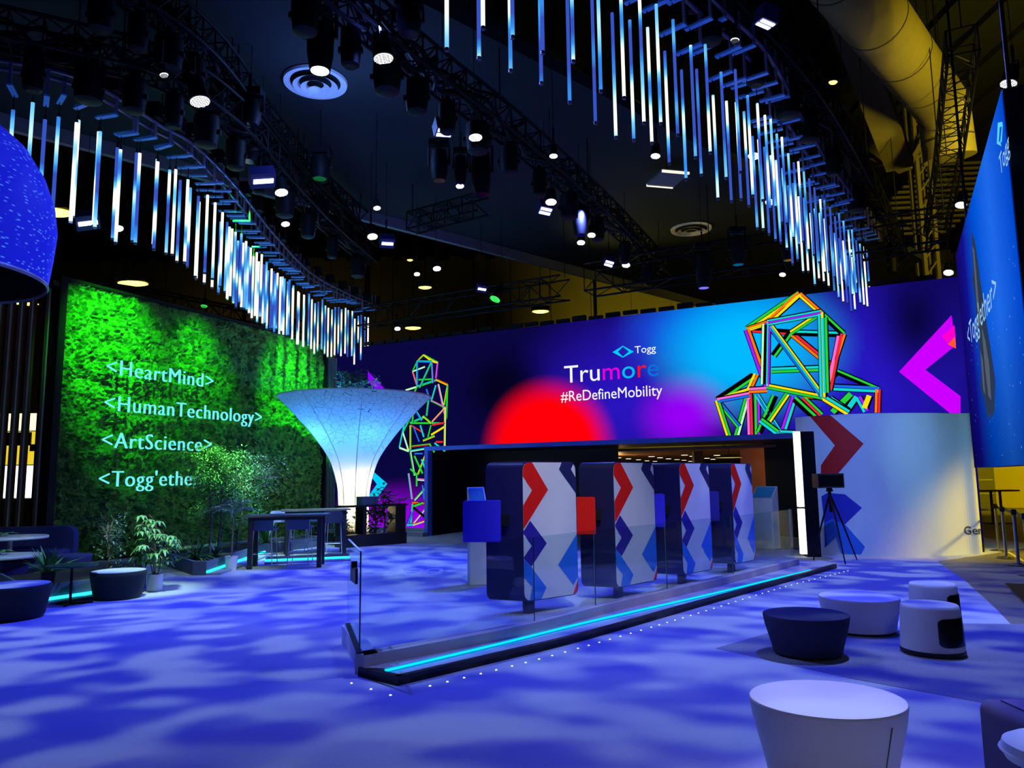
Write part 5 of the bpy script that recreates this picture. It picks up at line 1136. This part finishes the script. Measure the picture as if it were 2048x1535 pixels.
for a_, pw in ((0.6, 40), (2.2, 85), (3.8, 85), (5.3, 40)):
    o = point('inner_blue', (0.75*math.cos(a_), 0.75*math.sin(a_), 3.25), (0.05, 0.28, 1.0), pw, 0.2); o.parent = ft
o = point('inner_warm', (0.10, -0.1, 1.7), (1.0, 0.84, 0.42), 26, 0.1); o.parent = ft
MB().cyl(FT, FT + V((0,0,3.42)), 0.04, n=10).build('mast', STEEL, ft)
spot('fabric_wash', (FT.x-1.5, FT.y-7.5, 6.8), (FT.x+0.2, FT.y, 3.0), (0.16, 0.30, 1.0), 420, 30, 0.7)
# ================================================================== plants
GRN = [paint('leaf_%s' % n_, c, 0.5, 0, 0.3, 12) for n_, c in (('mid', (0.07, 0.24, 0.05)), ('deep', (0.03, 0.10, 0.035)), ('pale', (0.18, 0.42, 0.14)), ('sage', (0.20, 0.32, 0.24)))]
BARK = paint('bark', (0.20, 0.16, 0.11), 0.9, 0, 0.3, 20); SOIL = paint('soil', (0.02, 0.015, 0.012), 0.95, 0, 0.4, 30)
def leaf(mb, p, d, L_, W_, m=0, fold=0.15, droop=0.25):
    d = V(d).normalized(); s_ = d.cross(V((0,0,1)));
    if s_.length < 0.05: s_ = V((1,0,0))
    s_.normalize(); u = s_.cross(d)
    p = V(p); a = p + d*L_*0.5 - u*L_*droop*0.15; t = p + d*L_ - u*L_*droop
    mb.add([p, a + s_*W_/2 + u*W_*fold, t, a - s_*W_/2 + u*W_*fold, a], [(0, 1, 4), (1, 2, 4), (2, 3, 4), (3, 0, 4)], m)
def rdir(rnd, up=0.3):
    a = rnd.uniform(0, 2*math.pi); z = rnd.uniform(-0.6, 1.0)*0.8 + up; return V((math.cos(a), math.sin(a), z)).normalized()
def leaf_cloud(mb, c, rx, ry, rz, n, L_, W_, rnd, nm=3, up=0.2, dr=0.3, clump=0):
    cl_ = [V((rnd.gauss(0, 0.45)*rx, rnd.gauss(0, 0.45)*ry, rnd.gauss(0, 0.45)*rz)) for _ in range(clump)] if clump else None
    for _ in range(n):
        if cl_:
            b_ = rnd.choice(cl_); q = b_ + V((rnd.gauss(0, 0.22)*rx, rnd.gauss(0, 0.22)*ry, rnd.gauss(0, 0.18)*rz))
        else:
            q = rdir(rnd, 0); q = V((q.x*rx, q.y*ry, q.z*rz))*rnd.uniform(0.25, 1.0)
        s_ = rnd.uniform(0.7, 1.3); leaf(mb, V(c) + q, rdir(rnd, up), L_*s_, W_*s_, rnd.randrange(nm), droop=dr)
def tree(base, h, crown, rads, n, L_, W_, lb, seed, mats, lean=(0,0), clump=14, name='potted_tree', nm=3):
    rnd = random.Random(seed); base = V(base); t = thing(name, base, lb, 'tree')
    top = base + V((lean[0], lean[1], h*0.72))
    pts = spline([base, base + V((lean[0]*0.2+0.03, lean[1]*0.2, h*0.3)), base + V((lean[0]*0.7-0.02, lean[1]*0.7, h*0.55)), top], 4)
    MB().pipe(pts, [0.028 - 0.014*i/(len(pts)-1) for i in range(len(pts))], 8).build('trunk', BARK, t)
    mb = MB(); cc = base + V(crown)
    for k in range(12):
        q = rdir(rnd, 0.5); e_ = cc + V((q.x*rads[0], q.y*rads[1], q.z*rads[2]))*0.8
        s_ = pts[rnd.randrange(len(pts)//2, len(pts))]
        mb.pipe([s_, s_.lerp(e_, 0.5) + V((0,0,0.05)), e_], [0.010, 0.007, 0.003], 5)
    mb.build('twig_branches', BARK, t)
    mb = MB(); leaf_cloud(mb, cc, *rads, n, L_, W_, rnd, nm, clump=clump); mb.build('foliage', mats, t, smooth=False, fix=False)
    return t
def spiky(base, n, h, w_, lb, seed, mats, name='spiky_plant', pot=None, arch=0.5):
    rnd = random.Random(seed); base = V(base); t = thing(name, base, lb, 'plant'); mb = MB(); z0 = 0.0
    if pot:
        MB().lathe([(pot*0.75, 0.0), (pot, pot*1.9), (pot*0.9, pot*1.9), (pot*0.85, pot*1.7)], 20, base, cap1=True).build('pot', paint('pot_black', (0.01, 0.01, 0.012), 0.5), t); z0 = pot*1.7
    for k in range(n):
        a = 2.399*k; e_ = rnd.uniform(0.25, 1.25); L_ = h*rnd.uniform(0.7, 1.05); d = V((math.cos(a)*math.cos(e_), math.sin(a)*math.cos(e_), math.sin(e_))); s_ = V((-math.sin(a), math.cos(a), 0))
        prev = None; p = base + V((0,0,z0)); vs = []
        for j in range(6):
            f_ = j/5; ww = w_*(math.sin(math.pi*min(1, 0.25+f_*0.75))) + 0.002
            q = p + d*L_*f_ - V((0,0,L_*arch*f_*f_*math.cos(e_)))
            vs += [q - s_*ww/2, q + s_*ww/2]
        mb.add(vs, [(2*j, 2*j+1, 2*j+3, 2*j+2) for j in range(5)], rnd.randrange(len(mats)))
    mb.build('foliage', mats, t, smooth=True, fix=False); return t
def fern(base, n, h, lb, seed, mats, name='fern', stem=0.0, leafw=0.035, spread=1.0):
    rnd = random.Random(seed); base = V(base); t = thing(name, base, lb, 'plant'); mb = MB(); ms = MB()
    if stem: MB().pipe([base, base + V((0.01, 0, stem*0.5)), base + V((0, 0.01, stem))], 0.015, 6).build('stem', BARK, t)
    for k in range(n):
        a = 2.399*k + rnd.uniform(-0.2, 0.2); e_ = rnd.uniform(0.5, 1.35); L_ = h*rnd.uniform(0.7, 1.0); d = V((math.cos(a)*math.cos(e_)*spread, math.sin(a)*math.cos(e_)*spread, math.sin(e_))); s_ = V((-math.sin(a), math.cos(a), 0)); pts = []
        for j in range(12):
            f_ = j/11; q = base + V((0,0,stem)) + d*L_*f_ - V((0,0,L_*0.55*f_*f_)); pts.append(q)
            if j > 1:
                for sg in (-1, 1): leaf(mb, q, s_*sg + d*0.5 - V((0,0,0.2)), leafw*4*math.sin(math.pi*(0.15+0.8*f_)), leafw*0.6, rnd.randrange(len(mats)))
        ms.pipe(pts, 0.004, 4)
    ms.build('frond_stems', mats[0], t); mb.build('foliage', mats, t, smooth=False, fix=False); return t
def bed(poly, h, lb, strip):
    pts = [V((p.x, p.y, 0)) for p in poly]; t = thing('planter_bed', pts[0], lb, 'planter', 'angular planter beds with light strips')
    c = sum(pts, V((0,0,0)))/len(pts); ins = [p.lerp(c, 0.04) for p in pts]; n = len(pts)
    mb = MB(); mb.add(pts + [p + V((0,0,h)) for p in pts] + [p + V((0,0,h)) for p in ins] + [p + V((0,0,h-0.06)) for p in ins],
        [(i, (i+1) % n, n+(i+1) % n, n+i) for i in range(n)] + [(n+i, n+(i+1) % n, 2*n+(i+1) % n, 2*n+i) for i in range(n)] + [(2*n+i, 2*n+(i+1) % n, 3*n+(i+1) % n, 3*n+i) for i in range(n)])
    mb.build('planter_wall', paint('planter_slate', (0.10, 0.14, 0.20), 0.6), t, smooth=False, fix=False)
    MB().poly([p + V((0,0,h-0.05)) for p in ins]).build('soil', SOIL, t, smooth=False)
    mb = MB(); ml = MB()
    for (i, j) in strip:
        a, b_ = pts[i], pts[j]; d = (b_-a).normalized(); n2 = V((d.y, -d.x, 0))
        if n2.dot(c - a) > 0: n2 = -n2
        ml.bar(a + n2*0.13 + V((0,0,0.02)), b_ + n2*0.13 + V((0,0,0.02)), 0.26, 0.04); mb.bar(a + n2*0.02 + V((0,0,0.062)), b_ + n2*0.02 + V((0,0,0.062)), 0.04, 0.04)
    if strip:
        ml.build('step_ledge', paint('ledge_slate', (0.30, 0.34, 0.40), 0.6), t, smooth=False); mb.build('light_strip', glow('strip_teal', (0.02, 0.62, 0.80), 2.2), t, smooth=False)
    return t
b1 = [onz(52, 1212), onz(200, 1190), onz(292, 1176), onz(285, 1150), onz(120, 1150), onz(-20, 1170)]
bed(b1, 0.26, 'low slate planter bed among the poufs, cyan strip along its foot', [(0, 1)])
gy = lambda px, y: V((ony(px, 960, y).x, y, 0))
b2 = [onz(330, 1130), onz(385, 1150), onz(412, 1150), onz(528, 1108), onz(640, 1092), gy(610, 20.4), gy(325, 16.8)]
bed(b2, 0.25, 'angular slate planter bed under the trees before the moss wall', [(2, 3)])
b3 = [onz(530, 1126), onz(700, 1119), onz(700, 1113), onz(532, 1120)]
bed(b3, 0.08, 'low slate bed with cyan strip under the bar tables', [(0, 1)])
ZB2 = 0.20
def at_bed(px, y):
    q = gy(px, y); q.z = ZB2; return q
tree(at_bed(424, 16.0), 2.5, (0.10, 0, 1.75), (0.48, 0.5, 0.60), 4600, 0.10, 0.026, 'slender bright green tree hiding the end of the lowest glowing word', 1, [GRN[2], GRN[0], GRN[2]], lean=(-0.05, 0), clump=30)
tree(at_bed(440, 16.6), 2.0, (0.12, 0.1, 1.15), (0.65, 0.45, 0.75), 3200, 0.09, 0.024, 'second slender tree with grey green leaves beside the bright one', 2, [GRN[3], GRN[0], GRN[2]], lean=(0.08, 0), clump=28)
tree(at_bed(476, 17.0), 2.1, (0.30, 0.1, 1.55), (0.85, 0.5, 0.50), 1700, 0.09, 0.02, 'airy pale tree leaning over the bar tables', 3, [GRN[3], GRN[2], GRN[3]], lean=(0.25, 0.05), clump=24)
spiky(at_bed(398, 14.9), 70, 0.75, 0.022, 'spiky grass clump at the corner of the tree planter', 4, [GRN[0], GRN[1], GRN[2]])
spiky(at_bed(436, 15.4), 44, 0.50, 0.035, 'low broad leaved clump in the tree planter behind the spiky grass', 5, [GRN[0], GRN[3]], arch=0.8)
fern(at_bed(510, 18.0), 16, 0.85, 'bright fern rising behind the left end of the bar tables', 6, [GRN[2], GRN[0]], stem=0.45)
fern(at_bed(575, 18.6), 18, 0.80, 'dark feathery fern behind the middle of the bar tables', 7, [GRN[0], GRN[3]], stem=0.5)
spiky(at_bed(535, 18.2), 18, 0.95, 0.09, 'broad leaved plant between the two ferns behind the bar tables', 17, [GRN[3], GRN[0]], arch=0.3)
tree(onz(212, 1158, 0.2), 1.15, (0, 0, 0.62), (0.26, 0.26, 0.50), 520, 0.075, 0.018, 'thin wiry shrub rising behind the dark pouf', 8, [GRN[3], GRN[1], GRN[3]], clump=14, name='wiry_shrub')
spiky(onz(95, 1172, 0.21), 34, 0.60, 0.05, 'agave with stiff green blades beside the small black table', 9, [GRN[0], GRN[1]], name='agave', pot=0.10, arch=0.25)
# umbrella plant in a white pot
up_ = onz(309, 1181); t = thing('umbrella_plant', up_, 'glossy umbrella plant in a white cylinder pot on the carpet', 'potted plant'); rnd = random.Random(11)
MB().lathe([(0.10, 0.0), (0.112, 0.01), (0.115, 0.26), (0.105, 0.26), (0.10, 0.22)], 28, up_).build('pot', WHITE, t)
MB().cyl(up_ + V((0,0,0.21)), up_ + V((0,0,0.225)), 0.10, n=20).build('soil', SOIL, t)
mb = MB(); ml = MB()
for k in range(5):
    a = k*1.26; q = up_ + V((0.03*math.cos(a), 0.03*math.sin(a), 0.22)); tp_ = q + V((0.16*math.cos(a), 0.16*math.sin(a), 0.55 + 0.08*k)); mb.pipe([q, q.lerp(tp_, 0.5) + V((0,0,0.03)), tp_], 0.008, 6)
    for j in range(9):
        f_ = 0.25 + 0.75*j/8; c = q.lerp(tp_, f_); b_ = rnd.uniform(0, 6.28); e_ = c + V((math.cos(b_)*0.22, math.sin(b_)*0.22, 0.10)); mb.pipe([c, (c+e_)/2 + V((0,0,0.05)), e_], 0.003, 4)
        for i in range(8): leaf(ml, e_, V((math.cos(i*0.785), math.sin(i*0.785), -0.25)), rnd.uniform(0.11, 0.17), 0.055, rnd.randrange(2), droop=0.45)
mb.build('stems', BARK, t); ml.build('foliage', [GRN[2], GRN[0]], t, smooth=False, fix=False)
# palm in a white pot
up_ = onz(462, 1140); t2 = fern(up_ + V((0,0,0.22)), 16, 0.80, 'slim palm in a small white pot before the tree planter', 12, [GRN[3], GRN[1]], name='potted_palm', stem=0.85, leafw=0.05)
MB().lathe([(0.095, 0.0), (0.125, 0.27), (0.115, 0.27), (0.105, 0.22)], 28, up_).build('pot', WHITE, t2)
# ================================================================== lounge furniture at the left edge
SAGE = paint('pouf_sage', (0.42, 0.46, 0.46), 0.8, 0, 0.05, 6, 0.3, 0.1, 100); NVP = paint('pouf_navy', (0.03, 0.035, 0.16), 0.85, 0, 0.08, 8)
DKG = paint('pouf_forest', (0.02, 0.035, 0.03), 0.9, 0, 0.1, 8)
def pouf2(c, r, h, lb, side, topm, taper=0.84):
    c = V((c.x, c.y, 0)); t = thing('pouf', c, lb, 'pouf')
    MB().lathe([(r*taper, 0.03), (r*(taper+0.02), 0.06), (r*0.985, h-0.07), (r, h-0.035), (r*0.985, h-0.01), (r*0.95, h)], 48, c, cap1=False).build('side_upholstery', side, t)
    MB().lathe([(r*0.95, h), (r*0.6, h+0.010), (0.0, h+0.012)], 48, c, cap0=False, cap1=False).build('seat_top', topm, t)
    MB().lathe([(r*taper*0.95, 0.0), (r*taper*0.95, 0.031)], 40, c).build('base', FOOT, t)
pouf2(onz(238, 1140, 0.40), 0.385, 0.40, 'dark green pouf with pale top beside the white umbrella plant pot', DKG, SAGE)
pouf2(onz(26, 1168, 0.42), 0.44, 0.42, 'dark green pouf with pale top in front of the white tables', DKG, SAGE)
pouf2(onz(4, 1121, 0.42), 0.40, 0.42, 'navy pouf just behind the front green pouf at the picture edge', NVP, NVP)
pouf2(onz(146, 1108, 0.40), 0.32, 0.40, 'navy pouf behind the agave and black table', NVP, NVP)
ctc = onz(140, 1207); t = thing('side_table', ctc, 'small round black table on a thin pole beside the agave', 'table')
MB().lathe([(0.32, 0.525), (0.335, 0.535), (0.33, 0.545)], 36, ctc).build('tabletop', paint('table_black', (0.03, 0.035, 0.03), 0.35), t)
MB().cyl(ctc + V((0,0,0.02)), ctc + V((0,0,0.526)), 0.018, n=10).build('pole', BLACK, t)
for k in range(4):
    a = k*math.pi/2 + 0.3; MB().bar(ctc + V((0,0,0.012)), ctc + V((0.29*math.cos(a), 0.29*math.sin(a), 0.012)), 0.035, 0.022).build('foot_arm', BLACK, t, smooth=False)
for (px, py, z, r, lb) in ((20, 1072, 0.74, 0.62, 'tall white topped table at the picture edge, before the navy sofa'), (12, 1109, 0.52, 0.52, 'low white topped table at the picture edge, below the tall one')):
    c = onz(px, py, z); c0_ = V((c.x, c.y, 0)); t = thing('white_table', c0_, lb, 'table')
    MB().lathe([(r*0.98, z-0.05), (r, z-0.035), (r, z-0.012), (r*0.985, z)], 48, c0_).build('tabletop', WHITE, t)
    MB().cyl(c0_ + V((0,0,0.02)), c0_ + V((0,0,z-0.05)), 0.05, n=14).build('pedestal', STEEL, t); MB().lathe([(0.26, 0.0), (0.26, 0.015), (0.05, 0.03)], 28, c0_).build('base', STEEL, t)
    q = c + V((-0.12, 0.0, 0.0)); v = thing('table_plant', q, 'broad green leaf sprig lying on the %s white table' % ('tall' if z > 0.6 else 'low'), 'plant'); rnd = random.Random(int(z*100)); mb = MB()
    for k in range(9): leaf(mb, q + V((0,0,0.035)), V((math.cos(k*0.7), math.sin(k*0.7), 0.35)), rnd.uniform(0.18, 0.3), 0.08, k % 2, droop=0.3)
    mb.build('foliage', [GRN[2], GRN[0]], v, smooth=False, fix=False); MB().lathe([(0.04, 0.0), (0.05, 0.05)], 14, q).build('pot', WHITE, v)
sc_ = onz(60, 1147); t = thing('sofa', V((sc_.x, sc_.y, 0)), 'long navy sofa with rounded back before the slat screen', 'sofa')
ex = V((1, 0.12, 0)).normalized(); ey = V((-0.12, 1, 0)).normalized(); S0 = V((sc_.x, sc_.y, 0)) - ex*2.15
rb = [(x, y) for x, y in rrect(2.75, 0.74, 0.16, 6)]
mb = MB(); mb.extrude([S0 + ex*x + V((0,0,0.12+y)) + ey*0.35 for x, y in rb], ey*0.22); mb.build('backrest', NVP, t)
mb = MB(); mb.extrude([S0 + ex*x + V((0,0,0.12+y)) - ey*0.35 for x, y in rrect(2.7, 0.32, 0.08, 5)], ey*0.70); mb.build('seat', NVP, t)
mb = MB(); mb.obox(S0 + ex*1.35 + ey*0.1 + V((0,0,0.06)), ex*1.25, ey*0.38, V((0,0,0.06))); mb.build('base', FOOT, t, smooth=False)
# ================================================================== bar tables and stools
TBL = paint('bar_table_black', (0.02, 0.02, 0.02), 0.35); TOPB = paint('bar_top_oak', (0.16, 0.14, 0.10), 0.35)
def bar_table(fl, fr, depth, h, lb):
    fl, fr = V((fl.x, fl.y, 0)), V((fr.x, fr.y, 0)); ex = (fr-fl).normalized(); ey = V((-ex.y, ex.x, 0)); w_ = (fr-fl).length
    t = thing('bar_table', fl, lb, 'bar table', 'long high tables by the planter')
    MB().obox(fl + ex*w_/2 + ey*depth/2 + V((0,0,h-0.018)), ex*(w_/2+0.14), ey*(depth/2+0.1), V((0,0,0.018))).build('tabletop', TOPB, t, smooth=False)
    MB().obox(fl + ex*w_/2 + ey*depth/2 + V((0,0,h-0.07)), ex*(w_/2), ey*(depth/2-0.03), V((0,0,0.034))).build('apron', TBL, t, smooth=False)
    for a in (0, w_):
        for b_ in (0, depth): MB().obox(fl + ex*a + ey*b_ + V((0,0,(h-0.036)/2)), ex*0.045, ey*0.045, V((0,0,(h-0.036)/2))).build('leg', TBL, t, smooth=False)
bar_table(onz(499, 1138), onz(638, 1134), 0.55, 1.03, 'nearer black legged bar table with oak top by the planter')
bar_table(onz(574, 1112), onz(688, 1107), 0.55, 1.03, 'farther black legged bar table, just before the light tree')
def stool(c, yaw, lb, fab):
    c = V((c.x, c.y, 0)); t = thing('bar_stool', c, lb, 'bar stool', 'bar stools around the high tables'); WIRE = paint('stool_wire', (0.65, 0.66, 0.68), 0.35, 0.3)
    mb = MB(); mb.extrude([c + V((x-0.22, -0.21, 0.72 + y)) for x, y in rrect(0.44, 0.05, 0.02, 3)], V((0, 0.42, 0))); mb.build('seat', fab, t)
    mb = MB(); mb.extrude([c + V((x-0.22, -0.24, 0.72 + y)) for x, y in rrect(0.44, 0.27, 0.07, 5)], V((0, 0.035, 0))); mb.build('backrest', fab, t)
    for sx_ in (-1, 1):
        for sy_ in (-1, 1): MB().pipe([c + V((sx_*0.17, sy_*0.16, 0.72)), c + V((sx_*0.21, sy_*0.20, 0.006))], 0.009, 6).build('leg', WIRE, t)
    h_ = 0.26; q = [c + V((a*0.198, b_*0.188, h_)) for a, b_ in ((-1,-1),(1,-1),(1,1),(-1,1),(-1,-1))]
    MB().pipe(q, 0.007, 5).build('foot_ring', WIRE, t)
    t.rotation_euler.z = yaw
SF = paint('stool_blue', (0.13, 0.20, 0.30), 0.8); SP = paint('stool_pale', (0.45, 0.5, 0.75), 0.6)
stool(onz(528, 1133), 0.04, 'slate blue bar stool at the planter end of the nearer bar table', SF)
stool(onz(600, 1129), 0.04, 'slate blue bar stool in the middle of the nearer bar table', SF)
stool(onz(562, 1104), 0.06, 'pale bar stool seen between the two slate stool backs', SP)
stool(onz(630, 1102), 0.06, 'pale violet bar stool behind the nearer table, beside its end leg', SP)
stool(onz(668, 1108), 0.06, 'dark navy bar stool at the end of the farther bar table', NAVY)
# ================================================================== dark bar counter around the light tree
q0, q1 = onz(690, 1096), onz(816, 1086); q0 = V((q0.x, q0.y, 0)); q1 = V((q1.x, q1.y, 0)); ex = (q1-q0).normalized(); ey = V((-ex.y, ex.x, 0)); w_ = (q1-q0).length
t = thing('bar_counter', q0, 'black open bar counter full of foliage at the foot of the light tree', 'bar counter')
CB = paint('counter_black', (0.008, 0.008, 0.009), 0.4)
MB().obox(q0 + ex*w_/2 + ey*0.30 + V((0,0,1.02)), ex*(w_/2+0.04), ey*0.22, V((0,0,0.025))).build('countertop', CB, t, smooth=False)
MB().obox(q0 + ex*w_/2 + ey*0.30 + V((0,0,0.15)), ex*(w_/2), ey*0.24, V((0,0,0.15))).build('base', CB, t, smooth=False)
for a, hw in ((0.04, 0.05), (0.33*w_, 0.05), (0.91*w_, 0.16)): MB().obox(q0 + ex*a + ey*0.30 + V((0,0,0.65)), ex*hw, ey*0.2, V((0,0,0.345))).build('upright', CB, t, smooth=False)
tq = q0 + ex*(0.42*w_) + ey*0.3
t = thing('till_unit', tq + V((0,0,1.045)), 'grey green till unit standing on the black counter', 'till')
MB().obox(tq + V((0,0,1.045+0.10)), ex*0.22, ey*0.16, V((0,0,0.10))).build('body', paint('till_grey', (0.12, 0.18, 0.18), 0.5), t, smooth=False)
MB().obox(tq + V((0,0,1.045+0.205)), ex*0.23, ey*0.17, V((0,0,0.006))).build('lid', paint('till_lid', (0.2, 0.26, 0.26), 0.5), t, smooth=False)
rnd = random.Random(21)
for f_, hh, lb, sd_ in ((0.20, 0.75, 'leafy dark plant silhouetted on the glowing base of the light tree', 31), (0.55, 0.95, 'dark leafy plant in the middle of the black counter', 32), (0.70, 1.05, 'tall dark broad leaved plant near the right end of the black counter', 33)):
    b_ = q0 + ex*(f_*w_) - ey*0.22 if False else q0 + ex*(f_*w_) + ey*0.75
    b_.z = 0; v = tree(b_ if f_ < 0.4 else q0 + ex*(f_*w_) + ey*0.30 + V((0,0,0.30)), hh, (0, 0, hh*0.6), (0.30, 0.16, hh*0.5), 170, 0.20, 0.085, lb, sd_, [GRN[1], GRN[0], GRN[1]], clump=12, name='counter_plant')
fern(q0 + ex*(0.95*w_) + ey*0.3 + V((0,0,1.045)), 6, 0.5, 'small arching plant standing on the counter before the violet screen corner', 34, [GRN[1]], leafw=0.05)
tree(FT + V((0, 0, 3.45)), 1.2, (0.0, 0, 0.90), (0.50, 0.5, 0.42), 900, 0.13, 0.06, 'dark bushy tree growing out of the top of the light tree', 35, [GRN[3], GRN[0], GRN[1]], clump=22, name='crown_tree')
for ch in (): pass
MB().cyl(FT + V((0,0,3.38)), FT + V((0,0,3.46)), 0.26, n=24).build('soil_tray', SOIL, ft)
# ================================================================== bright neighbouring stand behind the slats
bx = ony(0, 960, 27); n0 = ony(-60, 960, 27); n1 = ony(100, 960, 27)
t = thing('neighbour_stand', V((n0.x, 27, 0)), 'brightly lit neighbouring stand seen through the timber slats', 'stand')
def nz(px, py): return ony(px, py, 27)
def rect(l, t_, r_, b_, d=0.0):
    a = nz(l, b_); c = nz(r_, t_); return (a.x, 27-d-0.06, max(0, a.z)), (c.x, 27-d, c.z)
MB().box(*rect(-60, 930, 96, 996)).build('light_panel', glow('panel_white', (1.0, 0.98, 0.92), 2.0), t, smooth=False)
MB().box(*rect(-60, 826, 96, 862)).build('light_panel', glow('panel_cream', (1.0, 0.90, 0.50), 1.6), t, smooth=False)
MB().box(*rect(-60, 862, 96, 930, -0.01)).build('fascia', glow('fascia_yellow', (0.85, 0.62, 0.03), 1.0), t, smooth=False)
MB().box(*rect(-60, 864, 66, 892, 0.05)).build('sign_board', BLACK, t, smooth=False)
mb = MB(); a = nz(50, 876); put_text(mb, 'N', (a.x, 26.88, a.z), V((1,0,0)), V((0,0,1)), height=0.16); a = nz(-14, 872); put_text(mb, 'ory', (a.x, 26.88, a.z), V((1,0,0)), V((0,0,1)), height=0.16); mb.build('lettering', glow('letter_cream', (1, 0.95, 0.8), 1.0), t, smooth=False, fix=False)
a = nz(60, 902); 
MB().box(*rect(62, 888, 80, 902, 0.03)).build('wall_screen', BLACK, t, smooth=False)
MB().box((n0.x, 26.2, 0.0), (n1.x, 27.0, nz(0, 996).z)).build('cabinet', paint('cabinet_dark', (0.02, 0.02, 0.015), 0.5), t, smooth=False)
